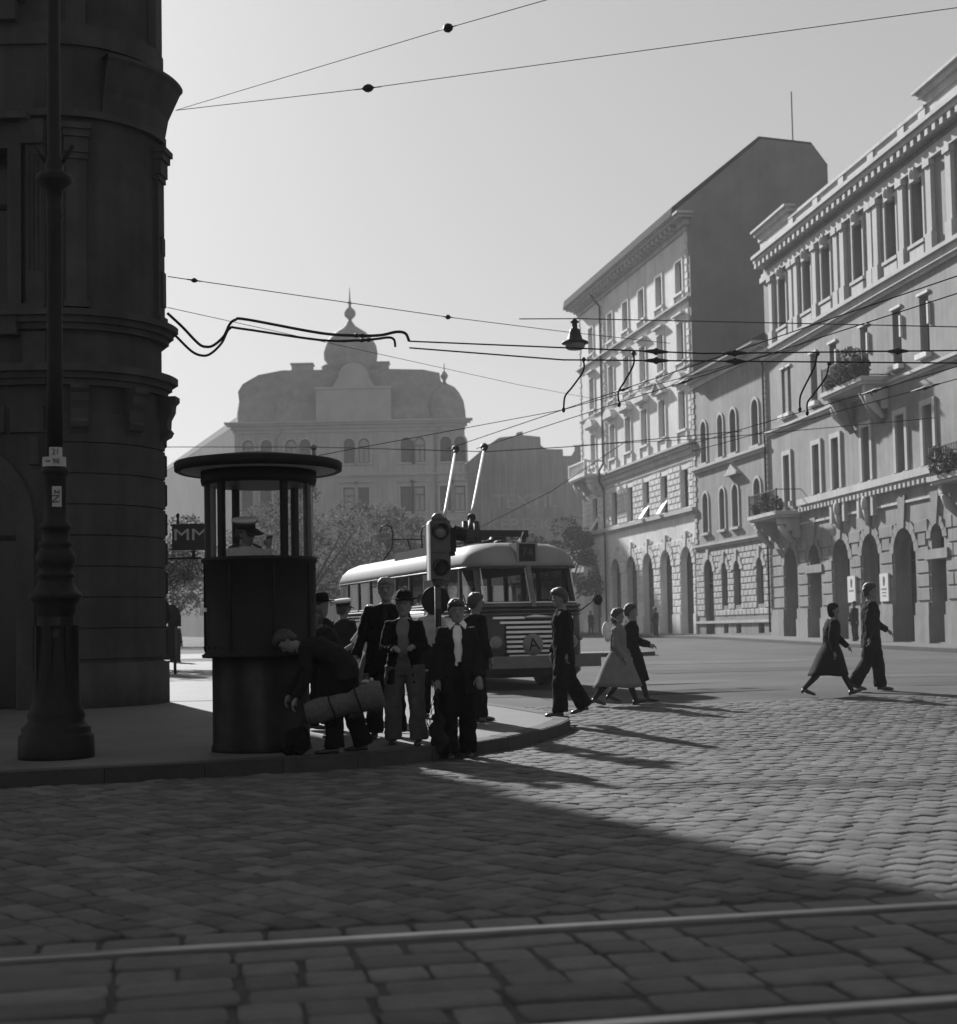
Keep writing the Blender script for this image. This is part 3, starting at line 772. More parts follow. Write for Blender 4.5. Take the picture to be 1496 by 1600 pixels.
for i, (a, c, k) in enumerate(A3):
    cx = (a+c)/2
    if k: window(root, cx, .6, c-a, 4.45, True, y=.7, transom=.72, name='arched_doorway', mframe='shutter', leaves=2)
    else:
        window(root, cx, .6, c-a, 3.08, y=.7, transom=0, name='doorway', mframe='shutter'); window(root, cx, 4.08, c-a-.2, .92, True, y=.4, transom=0, leaves=1)
for i, u in enumerate(U):
    o = window(root, u, 7.25, .84, 2.25, y=.45, mframe='shutter', mpane='curtain' if i == 5 else 'glass_dark')
    t = MB(); surround(t, 0, 0, .84, 2.25, .22, .09, y=-.45, sill=False)
    for s_ in (-1, 1): t.box(s_*.52-.11, s_*.52+.11, -.64, -.47, -.25, -.02)
    t.build('surround', M['light_trim'], o)
for i, u in enumerate(U2):
    wd = .44 if i < 2 else .8
    o = window(root, u, 11.5, wd, 2.2, y=.34, mframe='shutter', leaves=1 if i < 2 else 2)
    t = MB(); t.box(-wd/2-.12, wd/2+.12, -.56, -.3, -.22, -.02); t.box(-wd/2-.1, wd/2+.1, -.42, -.33, 2.202, 2.3)
    if 3 <= i: t.box(wd/2+.01, wd/2+.14, -.44, -.335, 1.0, 1.85)
    t.build('surround', M['pale_plaster'], o)
for i, u in enumerate(U3):
    o = window(root, u, 15.75, 1.04, 2.4, y=.5, mframe='shutter')
    t = MB(); surround(t, 0, 0, 1.04, 2.4, .13, .07, y=-.5)
    t.box(-.2, .2, -.74, -.48, 2.3, 2.85); t.box(-.62, .62, -.62, -.5, -.62, -.2); t.ball((0,-.72,2.62), (.16,.12,.2), 8)
    t.build('surround', M['light_trim'], o)
b = MB()      # masks and consoles over the arcade
for u, z in ((9.4, 6.35), (12.5, 6.3)):
    b.ball((u, -.2, z), (.24, .16, .34), 10); b.tube([(u, -.16, z-.25), (u, -.12, z-.9)], [.16, .07], 8); b.box(u-.85, u-.62, -.22, 0, 5.75, 6.6); b.box(u+.62, u+.85, -.22, 0, 5.75, 6.6); b.build('ornament', M['trim_plaster'], root); b = MB()
bal = stone_balcony(root, 2.4, 6.7, 4.2, 1.3, 'iron'); bal = stone_balcony(root, 12.7, 11.2, 4.6, 1.2, 'iron'); bal = stone_balcony(root, 23.6, 6.5, 5.4, 1.3, 'iron')
b = MB()
for s_ in (11.2, 14.2):
    b.tube([(s_, -.85, 10.7), (s_, -.5, 10.2), (s_, -.1, 9.4)], [.2, .25, .12], 10); b.ball((s_, -.6, 10.45), (.25, .3, .25), 10); b.build('console', M['grey_plaster'], root); b = MB()
def wpt(P, D, u, y, z):
    n = Vector((-D.y, D.x)); p = P+D*u+n*y; return Vector((p.x, p.y, z))
def bush(name, P, D, parts, label, cat='plant', seed=1):
    rn = random.Random(seed); root_ = empty(name, wpt(P, D, parts[0][0], parts[0][1], parts[0][2])); b_ = MB()
    o0 = root_.location
    s_ = MB()
    for u, y, z, r, n in parts:
        c = wpt(P, D, u, y, z)-o0; leafmesh(b_, c, (r, r, r*1.15), n, .085, rn, (.5, 1.3)); s_.tube([c+Vector((0,0,-r-.1)), c], [.03, .015], 5)
    b_.build('foliage', M['leaf_dark'], root_, fix=False); s_.build('stem', M['bark'], root_); tag(root_, label, cat); return root_
bush('balcony_plant', P3, D3, [(11.4,-1.0,11.5,.35,300),(12.4,-1.0,11.7,.42,360),(13.5,-1.0,11.9,.62,800),(14.5,-1.05,11.6,.42,360),(12.9,-1.0,11.5,.4,260)], 'dark shrubs crowding the iron balcony of the second floor of the grey palace', seed=4)
bush('balcony_plant', P3, D3, [(1.4,-1.1,7.0,.3,260),(2.9,-1.1,7.2,.42,380),(4.1,-1.1,7.0,.35,260)], 'dark potted shrubs on the first floor balcony beside the narrow house', seed=5)
bush('balcony_plant', P3, D3, [(21.6,-1.1,7.0,.5,460),(22.6,-1.1,6.8,.4,380),(23.9,-1.1,6.9,.4,300)], 'dark potted shrubs on the balcony at the right edge of the photo', seed=6)

# posters beside the arches
for i, (u, lab) in enumerate(((10.62, 'pale wall poster left of the walking man in the dark suit'), (14.05, 'pale wall poster right of the walking man in the dark suit'))):
    rt = frame_root('wall_poster', wpt(P3, D3, u, -.10, 2.28).xy, D3, 2.25 if i == 0 else 2.22); tag(rt, lab, 'poster', 'posters on the arcade')
    b = MB(); b.box(-.42, .42, -.05, .03, 0, 1.12); b.build('board', M['paper'], rt)
    b = MB(); T = [(-.09,.09,.68,.98),(-.05,.05,.62,.68)]
    for a, c, d, e in T: b.box(a, c, -.056, -.045, d, e)
    b.ball((0,-.05,.86), (.12,.012,.16), 10)
    for k in range(3 if i else 1):
        b.box(-.26+.04*k, .26-.03*k, -.054, -.046, .46-.13*k, .52-.13*k-(.02 if k else 0))
    b.build('print', M['ink'], rt)

# ------------------------------------------------------------------ domed palace at the end of the square
root = empty('domed_palace', (-11, 130, 0)); tag(root, 'hazy symmetrical palace with a central onion dome behind the kiosk, facing the viewer', 'building')
def cx_(px, z): return (px + .0192*(865-(985-(z-1.37)*17.58)) - 748)*130/2285.7+11
X0, X1 = -10.6, 9.9
rows = [(16.45, 2.25, True), (12.05, 2.25, False), (7.4, 2.5, False), (2.6, 3.0, True)]
PXC = [386, 415, 453.5, 475.7, 545, 568, 634.6, 655.7, 696.6, 719]
H = []
for z, h, ar in rows:
    for p in PXC:
        c = cx_(p, z+1); H.append((c-.5, c+.5, z, z+h, ar))
b = MB(); wall_holes(b, X0, X1, .6, 20.2, H, depth=.3)
b.box(X0, X1, .5, 14, .6, 20.2)
WL = Vector((-.3577, .9338)); WE = Vector((X0, 0))+WL*46
b.loft([[(X0+.02, 0.02, z), (WE.x, WE.y, z), (WE.x+8, WE.y, z), (X0+4, 14, z)] for z in (.6, 20.1)], smooth=False)
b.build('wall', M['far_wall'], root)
b = MB(); cornice(b, X0, X1, 19.3, [(.3,.12),(.3,.3),(.2,.6),(.15,.8)]); cornice(b, X0, X1, 15.2, [(.15,.1),(.15,.25)]); cornice(b, X0, X1, 11.0, [(.2,.15),(.15,.3)]); cornice(b, X0, X1, 6.0, [(.2,.15),(.2,.35)])
b.build('cornice', M['far_trim'], root)
for z, h, ar in rows:
    for i, p in enumerate(PXC):
        if z < 5: continue
        o = window(root, cx_(p, z+1), z, 1.0, h, ar, y=.2, mpane='far_wall' if (i*7+int(z)) % 5 in (0, 1) else 'far_glass', fr=.09, mframe='far' if False else 'sash')
        t = MB(); surround(t, 0, 0, 1.0, h, .18, .1, y=-.2, arch=ar, head=None if ar else 'hood'); t.build('surround', M['far_trim'], o)
b = MB()       # mansard
def mans(b, x0, x1, y0, y1, z0, z1, ins):
    b.loft([[(x0,y0,z0),(x1,y0,z0),(x1,y1,z0),(x0,y1,z0)], [(x0+ins*.55,y0+ins*.55,z0+(z1-z0)*.55),(x1-ins*.55,y0+ins*.55,z0+(z1-z0)*.55),(x1-ins*.55,y1-ins*.55,z0+(z1-z0)*.55),(x0+ins*.55,y1-ins*.55,z0+(z1-z0)*.55)], [(x0+ins,y0+ins,z1),(x1-ins,y0+ins,z1),(x1-ins,y1-ins,z1),(x0+ins,y1-ins,z1)]], smooth=False)
mans(b, X0+.3, X1-.6, .2, 13, 20.26, 22.9, 1.0)
b.prism([(X0+.25, 20.27), (X0+.15, 21.2), (X0+.3, 22.4), (X0+.2, 23.25), (cx_(374,24), 23.95), (cx_(399,24.8), 24.75), (cx_(436,25.1), 25.12), (cx_(600,25.1), 25.08), (cx_(660,25), 24.95), (cx_(686,24.6), 24.62), (cx_(688,24.6), 23.9), (X1-1.0, 22.5), (X1-.7, 20.27)], .9, 12)
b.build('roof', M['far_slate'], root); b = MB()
b.loft([[(X0, .5, 20.2), (X0+4, 4, 20.2), (X0+3, 4, 23.2), (X0+1.5, 3, 22.5)], [(WE.x, WE.y, 20.2), (WE.x+6, WE.y, 20.2), (WE.x+5, WE.y, 22.5), (WE.x+1.5, WE.y, 21.7)]], smooth=False)
b.build('wing_roof', M['roof'], root)
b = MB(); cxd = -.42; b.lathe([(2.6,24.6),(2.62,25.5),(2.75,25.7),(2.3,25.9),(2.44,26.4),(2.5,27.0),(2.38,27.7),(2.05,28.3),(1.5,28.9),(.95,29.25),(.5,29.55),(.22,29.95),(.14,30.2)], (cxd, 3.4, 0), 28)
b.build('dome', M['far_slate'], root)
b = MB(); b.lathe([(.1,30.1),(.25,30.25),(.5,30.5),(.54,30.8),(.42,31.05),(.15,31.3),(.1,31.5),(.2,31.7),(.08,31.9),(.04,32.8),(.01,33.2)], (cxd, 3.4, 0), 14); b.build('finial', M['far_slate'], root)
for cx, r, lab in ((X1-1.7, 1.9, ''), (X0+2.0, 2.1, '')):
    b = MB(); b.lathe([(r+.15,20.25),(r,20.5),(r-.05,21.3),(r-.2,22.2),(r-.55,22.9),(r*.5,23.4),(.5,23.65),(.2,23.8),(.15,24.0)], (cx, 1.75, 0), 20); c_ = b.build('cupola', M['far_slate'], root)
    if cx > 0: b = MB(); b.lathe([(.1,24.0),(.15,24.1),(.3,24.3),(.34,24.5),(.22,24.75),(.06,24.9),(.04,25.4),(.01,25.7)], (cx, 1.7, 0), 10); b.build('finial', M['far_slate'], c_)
b = MB(); ga = cx_(552, 23); b.box(ga-3.4, ga+3.3, -.35, .6, 20.25, 23.1); b.box(ga-3.5, ga+3.4, -.45, .6, 23.102, 23.3)
pts = [(ga-1.9, 23.302), (ga+1.9, 23.302)]+[(ga+1.35*math.cos(PI*k/12), 24.2+1.3*math.sin(PI*k/12)) for k in range(13)]
b.prism(pts, -.3, .5); b.build('gable', M['far_trim'], root)
for x, wd in ((cx_(463, 26)-.0, 1.9), (cx_(592, 26), 1.2)):
    b = MB(); b.box(x-wd/2, x+wd/2, 3, 4.2, 24.5, 26.0); b.box(x-wd/2-.1, x+wd/2+.1, 2.9, 4.3, 26.002, 26.15); b.build('chimney', M['far_wall'], root)
b = MB()
for p in (433, 682): x = cx_(p, 14); b.tube([(x,-.15,1),(x,-.15,18.8),(x+.6,-.6,19.6)], .07, 6); b.build('downpipe', M['far_slate'], root); b = MB()
# plain firewall building right of it
root = empty('tenement', (4, 140, 0)); tag(root, 'dark hazy tenement with a blank gable and faded painted lettering behind the trolleybus', 'building')
b = MB(); k = .0
O = [(-6, .6), (-6, 17.0), (-5.0, 17.4), (-3.2, 18.9), (-1.8, 19.85), (-.2, 20.0), (-.1, 20.3), (.45, 20.4), (.5, 20.05), (2.15, 19.85), (2.2, 19.0), (2.75, 18.65), (4.3, 18.6), (4.32, 17.95), (5.1, 17.95), (5.4, 18.4), (5.45, 18.85), (6.3, 18.85), (6.32, 18.2), (9.5, 18.0), (9.5, .6)]
b.prism(O, 0, 14); b.build('wall', mat('tenement_plaster', .25, .9, .16, .25, .1, 12, streak=.2), root)
def text_mesh(s, size, m, parent, loc, rot, depth=.01, width=None, name='lettering', space=1.0):
    c = bpy.data.curves.new('txt', 'FONT'); c.body = s; c.size = size; c.extrude = depth; c.align_x = 'CENTER'; c.align_y = 'CENTER'; c.space_character = space
    t = bpy.data.objects.new('txt', c); COL.objects.link(t); bpy.context.view_layer.update()
    me = bpy.data.meshes.new_from_object(t.evaluated_get(bpy.context.evaluated_depsgraph_get())); bpy.data.objects.remove(t); bpy.data.curves.remove(c)
    xs_ = [v.co.x for v in me.vertices]; sc = 1.0
    if width: sc = width/(max(xs_)-min(xs_))
    for v in me.vertices: v.co.x *= sc
    me.materials.clear(); me.materials.append(m); o = bpy.data.objects.new(name, me); COL.objects.link(o); o.parent = parent; o.location = loc; o.rotation_euler = rot
    return o
text_mesh('TEXTIL', 1.9, M['ghost'], root, (.6, -.02, 13.6), (PI/2, 0, 0), width=6.2)
text_mesh('KERESK.', 1.5, M['ghost'], root, (.2, -.02, 11.4), (PI/2, 0, 0), width=6.4)
# low house with a pale roof far right of the bus
root = empty('low_house', (5.8, 116, 0)); tag(root, 'low grey house with a pale sloping roof in the gap beside the palace', 'building')
b = MB(); b.box(-6, 3.5, 0, 8, .6, 4.9); b.build('wall', M['far_wall'], root)
b = MB(); b.loft([[(-6.2, -.3, 4.6), (-6.2, 4, 6.2), (-6.2, 8.3, 4.6)], [(3.7, -.3, 6.0), (3.7, 4, 8.0), (3.7, 8.3, 6.0)]], smooth=False); b.build('roof', M['pale_paint'], root)

# ------------------------------------------------------------------ trees of the square
tree(-8.9, 76, 8.6, 3.6, 3.3, 2.6, 9000, .10, 'bushy street tree with a light lit crown just left of the trolleybus roof', seed=11, group='trees in front of the domed palace')
tree(-5.6, 90, 8.3, 3.0, 3.0, 2.4, 6500, .11, 'rounder street tree whose crown shows above the trolleybus roof', seed=12, group='trees in front of the domed palace')
tree(-12.3, 88, 8.3, 3.0, 3.0, 2.6, 5500, .11, 'street tree seen through the glass of the kiosk, behind the officer', seed=13, group='trees in front of the domed palace')
tree(6.2, 104, 9.0, 3.2, 3.6, 2.4, 6500, .12, 'pale hazy tree between the tenement and the pale palace, above the bus roof', seed=14, group='trees in front of the domed palace')
tree(-9.9, 44, 5.2, 2.3, 1.7, 2.4, 9500, .062, 'near tree with sunlit leaves hanging in the gap left of the kiosk', seed=15, clumps=34)
tree(-17.6, 84, 6.0, 2.6, 2.2, 1.6, 4500, .10, 'low pale tree seen through the gap left of the kiosk, beyond the man', seed=16)

# ------------------------------------------------------------------ dark corner building on the left
root = empty('corner_building', (-6.88, 24.9, 0)); tag(root, 'dark corner building with a rounded corner, heavy cornices and an arched gateway, left edge', 'building')
FY = -1.5                                   # front plane, local
b = MB()
H = [(-2.75, -.50, .1, 4.35, True), (-2.9, -.62, 6.75, 9.3), (-2.9, -.62, 11.9, 14.6), (-6.6, -4.4, .1, 4.35, True), (-6.7, -4.4, 6.75, 9.3), (-6.7, -4.4, 11.9, 14.6)]
wall_holes(b, -10, .0, 0, 17.5, H, y=FY, depth=.5)
b.box(-10, -.01, FY+.8, 3, 0, 17.5)
# rounded corner as a turned wall
b.lathe([(1.5, 0), (1.5, 11.35), (1.40, 11.4), (1.40, 17.5)], (0,0,0), 40, -PI/2, .02, cap=False, smooth=False)
SD = Vector((-.43, .903)); E0 = Vector((1.5, .0)); E1 = E0+SD*11
b.loft([[(E0.x, E0.y, z), (E1.x, E1.y, z), (E1.x-6, E1.y, z), (-10, 2, z), (-.5, .5, z)] for z in (0, 17.4)], smooth=False)
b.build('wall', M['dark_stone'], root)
b = MB()
def band(b, z, steps, x0=-10):
    for h, p in steps:
        b.box(x0, 0, FY-p, FY+.03, z, z+h); b.lathe([(1.47, z), (1.5+p, z), (1.5+p, z+h), (1.47, z+h)], (0,0,0), 40, -PI/2, .05, cap=False, smooth=False)
        e0 = Vector((1.5+p, .05)); e1 = E1+Vector((p, 0)); b.loft([[(e0.x-p-.03, .05, zz), (e0.x, .05, zz), (e1.x, e1.y, zz), (e1.x-p-.03, e1.y, zz)] for zz in (z, z+h)], smooth=False)
        z += h+.001
band(b, 5.45, [(.10,.10),(.10,.17),(.12,.27)]); band(b, 6.35, [(.10,.12),(.10,.20),(.10,.28)])
band(b, 9.85, [(.12,.10)]); 
b.lathe([(1.47, 9.98), (1.58, 9.98), (1.64, 10.3), (1.84, 10.74), (1.89, 10.80), (1.89, 10.86), (1.47, 10.9)], (0,0,0), 24, -1.0, .05, cap=False, smooth=False)
b.box(-10, 0, FY-.06, FY+.05, 11.05, 11.4)
b.lathe([(1.47, 11.05), (1.56, 11.05), (1.56, 11.4), (1.47, 11.4)], (0,0,0), 40, -PI/2, .05, cap=False, smooth=False)
band(b, 16.9, [(.2,.3),(.25,.6),(.15,.8)])
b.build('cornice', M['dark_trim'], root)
b = MB(); b.box(-10, -2.78, FY-.10, FY, 0, .95); b.box(-.47, 0, FY-.10, FY, 0, .95)
b.lathe([(1.49,0),(1.6,0),(1.6,.93),(1.49,.97)], (0,0,0), 30, -PI/2, .0, cap=False)
b.loft([[(1.5, .0, z), (1.6, .0, z), (E1.x+.1, E1.y, z), (E1.x, E1.y, z)] for z in (0, .95)], smooth=False)
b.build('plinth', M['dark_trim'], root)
b = MB()     # rusticated piers, notched at every joint
rustic(b, -10, -.02, 1.0, 5.4, H[:4]+[], course=.52, length=1.1, gap=.06, proud=.07, y=FY, pad=.30, seed=21)
for k in range(8):
    z = 1.02+k*.50
    b.lathe([(1.49, z+.0), (1.545, z+.012), (1.545, z+.488), (1.49, z+.50)], (0,0,0), 40, -PI/2+.03, .02, cap=False, smooth=False)
    b.loft([[(1.5, .02, z+.02), (1.58, .02, z+.08), (1.58, .02, z+.42), (1.5, .02, z+.48)], [(E1.x, E1.y, z+.02), (E1.x+.08, E1.y, z+.08), (E1.x+.08, E1.y, z+.42), (E1.x, E1.y, z+.48)]], smooth=False)
b.build('rustication', M['dark_stone'], root)
b = MB()     # upper order: pilasters with capitals, panels
for x0, x1 in ((-.32, -.02), (-3.5, -3.15)):
    b = MB()
    b.box(x0, x1, FY-.14, FY, 6.75, 9.35); b.box(x0-.06, x1+.0, FY-.20, FY, 9.36, 9.75); b.box(x0-.05, x1, FY-.2, FY, 6.66, 6.745)
    for k in range(4): b.box(x0+.03+k*.07, x0+.06+k*.07, FY-.16, FY-.141, 7.3, 9.2)
    b.box(x0, x1, FY-.12, FY, 12.0, 16); b.box(x0-.06, x1, FY-.12, FY, 5.45, 6.3); b.build('pilaster', M['dark_trim'], root)
for a0 in (-PI/2+.30, -.10):
    T = Matrix.Rotation(a0, 4, 'Z'); b = MB()
    for x1, w_, z0, z1 in ((1.60, .20, 6.72, 6.82), (1.56, .16, 6.82, 9.15), (1.59, .18, 9.15, 9.25), (1.62, .19, 9.25, 9.5), (1.66, .21, 9.5, 9.62), (1.70, .23, 9.62, 9.72), (1.545, .16, 11.4, 16.5)):
        b.box(1.40, x1, -w_, w_, z0, z1-.002, T=T)
    b.build('pilaster', M['dark_trim'], root)
b = MB()
for a0 in (-.06, -.66, -1.25):
    T = Matrix.Rotation(a0, 4, 'Z'); b = MB()
    for pts in ([(1.45,5.44),(1.80,5.44),(1.80,5.36),(1.74,5.30),(1.73,5.18),(1.66,5.05),(1.65,4.9),(1.70,4.84),(1.66,4.76),(1.58,4.72),(1.50,4.6),(1.45,4.55)],):
        b.prism(pts, -.14, .14, T=T)
    b.build('console', M['dark_trim'], root)
b = MB()
for z, q_ in ((7.3, .07), (7.9, .06), (7.0, .07)): b.box(1.45, 1.52+q_, -.1, .1, z, z+.3, T=Matrix.Rotation(-.06, 4, 'Z'))
b.build('carving', M['dark_trim'], root)
for i, h in enumerate(H):
    if h[2] < 1:
        o = window(root, (h[0]+h[1])/2, .2, h[1]-h[0], h[3]-.2, True, y=FY+.45, mframe='black', name='gateway', leaves=2)
        t = MB(); surround(t, 0, 0, h[1]-h[0], h[3]-.2, .28, .10, y=-.45, arch=True, sill=False); t.build('surround', M['dark_trim'], o)
    else:
        o = window(root, (h[0]+h[1])/2, h[2], h[1]-h[0], h[3]-h[2], y=FY+.4, mframe='black', leaves=2)
        t = MB(); surround(t, 0, 0, h[1]-h[0], h[3]-h[2], .22, .12, y=-.4, head='hood'); t.box(-1.3, 1.3, -.62, -.38, -.5, -.16); t.build('surround', M['dark_trim'], o)
b = MB(); b.loft([[(-10, FY, 17.5), (1.2, FY, 17.5), (1.5, 0, 17.5), (E1.x, E1.y, 17.5), (-10, E1.y, 17.5)], [(-10, 1, 20), (-1.2, 1, 20), (-1, 2, 20), (E1.x-3, E1.y, 20), (-10, E1.y, 20)]], smooth=False)
b.build('roof', M['roof'], root)

# illuminated style sign box on a bracket
root = empty('hanging_sign', (-5.85, 30.0, 3.0)); tag(root, 'small dark box sign with pale letters MM on a bracket beside the kiosk glass', 'sign')
b = MB(); b.box(-.42, .42, -.10, .10, .16, .62); b.box(-.45, .45, -.12, .12, .62, .66); b.box(-.45, .45, -.12, .12, .12, .16); b.build('box', M['sign_dark'], root)
b = MB(); b.box(-.03, .03, -.02, .02, -.02, .12); b.box(-2.0, .16, -.03, .03, -.06, -.02); b.build('bracket', M['iron'], root)
text_mesh('MM', .34, M['sign_letter'], root, (-.04, -.105, .43), (PI/2, 0, 0), width=.66, name='lettering')
b = MB(); b.box(-.3, .3, -.106, -.1, .2, .23); b.build('lettering_strip', M['signal_grey'], root)
b = MB(); b.tube([(-.32, 0, .66), (-.32, 0, .8)], .025, 8); b.ball((-.32, 0, .84), (.04,.04,.06), 8); b.build('lamp', M['iron'], root)

# ------------------------------------------------------------------ police kiosk
KX, KY = -2.36, 15.75; KZ = gz(KX, KY)+PAVE
root = empty('traffic_kiosk', (KX, KY, KZ)); tag(root, 'round black traffic kiosk with curved glass and a flat disc roof', 'kiosk')
Z = lambda z: z-KZ
b = MB(); b.lathe([(.53, 0), (.53, .05), (.515, .08), (.515, Z(1.18))], (0,0,0), 48); b.build('base', M['kiosk_base'], root)
b = MB(); b.lathe([(.615, Z(1.13)), (.625, Z(1.16)), (.59, Z(1.18)), (.60, Z(2.13)), (.62, Z(2.15)), (.62, Z(2.19)), (.56, Z(2.19)), (.56, Z(1.2)), (.01, Z(1.19))], (0,0,0), 56, cap=True); 
for a in range(8):
    t = PI/8+a*PI/4; b.box(-.012, .012, -.609, -.59, Z(1.2), Z(2.12), T=Matrix.Rotation(t, 4, 'Z'))
b.build('cabin_wall', M['black'], root)
for a in (36, 144, -36, -144, 72, 108, -72, -108):
    b = MB(); t = R(a); wdt = .034 if abs(a) in (36, 144) else .020
    b.box(-wdt, wdt, -.585, -.53, Z(2.19), Z(3.04), T=Matrix.Rotation(t, 4, 'Z')); b.build('mullion', M['black'] if wdt > .03 else M['signal_grey'], root)
b = MB(); b.lathe([(.572, Z(2.19)), (.572, Z(3.03))], (0,0,0), 56, cap=False); b.build('glazing', M['glass'], root, fix=False)
b = MB(); b.lathe([(.50, Z(2.98)), (.61, Z(2.98)), (.62, Z(3.02)), (.62, Z(3.14)), (.5, Z(3.15)), (.01, Z(3.15))], (0,0,0), 56); b.build('roof_drum', M['black'], root)
b = MB(); b.lathe([(.62, Z(3.12)), (.86, Z(3.13))], (0,0,0), 64, cap=False); b.lathe([(.01, Z(3.118)), (.5, Z(3.118))], (0,0,0), 40, cap=False); b.build('soffit', M['soffit'], root, fix=False)
b = MB(); b.lathe([(.80, Z(3.14)), (.865, Z(3.115)), (.895, Z(3.13)), (.90, Z(3.21)), (.885, Z(3.225)), (.4, Z(3.30)), (.01, Z(3.32))], (0,0,0), 64); r_ = b.build('roof', M['black'], root)
b = MB(); b.tube([(.60, 0, Z(3.26)), (.60, 0, Z(3.36))], .02, 8); b.ball((.60, 0, Z(3.38)), .035, 8); b.build('insulator', M['lens'], root)

root_k = bpy.data.objects['traffic_kiosk']
b = MB(); b.box(-.03, .03, -.64, -.60, Z(1.62), Z(1.66), T=Matrix.Rotation(R(-62), 4, 'Z')); b.box(-.008, .008, -.66, -.635, Z(1.58), Z(1.70), T=Matrix.Rotation(R(-62), 4, 'Z')); b.build('door_handle', M['chrome'], root_k)
for zz in (1.24, 2.06):
    b = MB()
    for k_ in range(32): b.ball((.597*math.cos(k_*PI/16), .597*math.sin(k_*PI/16), Z(zz)), .010, 6)
    b.build('rivet_row', M['black'], root_k)
# ------------------------------------------------------------------ cast iron lamp post
LX, LY = -4.40, 15.2; LZ = gz(LX, LY)+PAVE
root = empty('lamp_post', (LX, LY, LZ)); tag(root, 'massive dark cast iron lamp post with a ringed pedestal and pasted notices at the left', 'lamp post')
k = .00665; Zp = lambda y: (1190-y)*k
prof = [(57,1190),(58,1186),(57,1156),(54,1153),(52,1150),(53,1143),(47,1139),(42,1132),(44,1125),(41,1116),(37,1104),(36,1095),(31,1020),(28,975),(28,968),(31,964),(30,955),(38,945),(41,938),(39,935),(33,930),(28,920),(25,912),(30,908),(28,903),(24,899),(28,893),(31,885),(31,878),(28,870),(22,865),(26,860),(26,855),(21,852),(21,836),(25,833),(24,828),(18,822),(17,800),(17,752),(20,748),(22,742),(20,738),(14,735),(12.5,726)]
b = MB(); b.lathe([(r*k, Zp(y)) for r, y in prof], (0,0,0), 24)
for j in range(8):       # vertical ribs on the pedestal
    T = Matrix.Rotation(j*PI/4, 4, 'Z'); b.box(-.02, .02, -.235, -.19, Zp(1090), Zp(985), T=T)
b.build('pedestal', M['iron'], root)
b = MB(); b.lathe([(12.5*k, Zp(728)), (12*k, Zp(560)), (12*k, Zp(345)), (14*k, Zp(340)), (12*k, Zp(332)), (14*k, Zp(328)), (12*k, Zp(322)), (13*k, Zp(296)), (27*k, Zp(284)), (29*k, Zp(277)), (26*k, Zp(271)), (14*k, Zp(264)), (15*k, Zp(256)), (13*k, Zp(250)), (10.5*k, Zp(235)), (9.5*k, Zp(-60)), (9*k, Zp(-300))], (0,0,0), 20); b.build('shaft', M['iron'], root)
for s_ in (-1, 1): b = MB(); b.tube([(s_*.08, 0, Zp(252)), (s_*.2, 0, Zp(224))], [.02, .025], 8); b.build('bracket', M['iron'], root)
notes = [(-.04, .10, 706, 722), (-.10, .13, 722, 737), (.0, .085, 768, 800), (-.02, .10, 972, 985), (-.02, .09, 991, 1003)]
for i, (x0, x1, y0, y1) in enumerate(notes):
    rr = [12.5, 22, 17.5, 32, 33][i]*k; b = MB(); n = 5
    a0, a1 = math.asin(max(-.95, x0/rr)), math.asin(min(.95, x1/rr)); rings = []
    for z in (Zp(y1), Zp(y0)): rings.append([((rr+.004)*math.sin(a0+(a1-a0)*q_/n), -(rr+.004)*math.cos(a0+(a1-a0)*q_/n), z) for q_ in range(n+1)])
    b.loft(rings, cap=False, closed=False)
    nt_ = b.build('notice', M['cloth_pale'] if i < 3 else M['kiosk_base'], root, fix=False)
    if i < 3: text_mesh(('21', '•• 98', 'Nz')[i], (.085, .075, .12)[i], M['ink'], nt_, ((x0+x1)/2, -rr-.008, (Zp(y0)+Zp(y1))/2), (PI/2, 0, 0) if i < 2 else (PI/2, -PI/2, 0), .001)

# ------------------------------------------------------------------ traffic light
TX, TY = -.55, 19.5; TZ = gz(TX, TY)+PAVE
root = empty('traffic_light', (TX, TY, TZ), R(14)); tag(root, 'grey traffic light with a pale edge board on a pole before the trolleybus', 'traffic light')
Zt = lambda y: EYE+(984-y)*.00853-TZ
b = MB(); b.tube([(0,.02,0),(0,.02,Zt(905))], .045, 12); b.lathe([(.12,0),(.12,.04),(.06,.10),(.05,.12)], (0,.02,0), 16); b.build('pole', M['iron'], root)
b = MB(); b.box(-.125, .155, -.12, .12, Zt(861), Zt(812)); b.box(-.125, .155, -.12, .12, Zt(903), Zt(866)); b.box(-.11, .14, -.10, .10, Zt(866)-.001, Zt(861)+.001)
b.lathe([(.09,0),(.09,.05),(.05,.10),(.01,.11)], (.015,0,Zt(812)), 14); b.tube([(.0,.02,Zt(914)),(.0,.02,Zt(902))], [.05,.09], 12)
b.build('housing', M['signal_grey'], root)
b = MB(); b.prism([(-.15, Zt(905)), (-.15, Zt(818)), (-.13, Zt(813)), (-.10, Zt(811)), (-.127, Zt(816)), (-.127, Zt(905))], -.16, -.03); b.build('edge_board', M['signal_edge'], root)
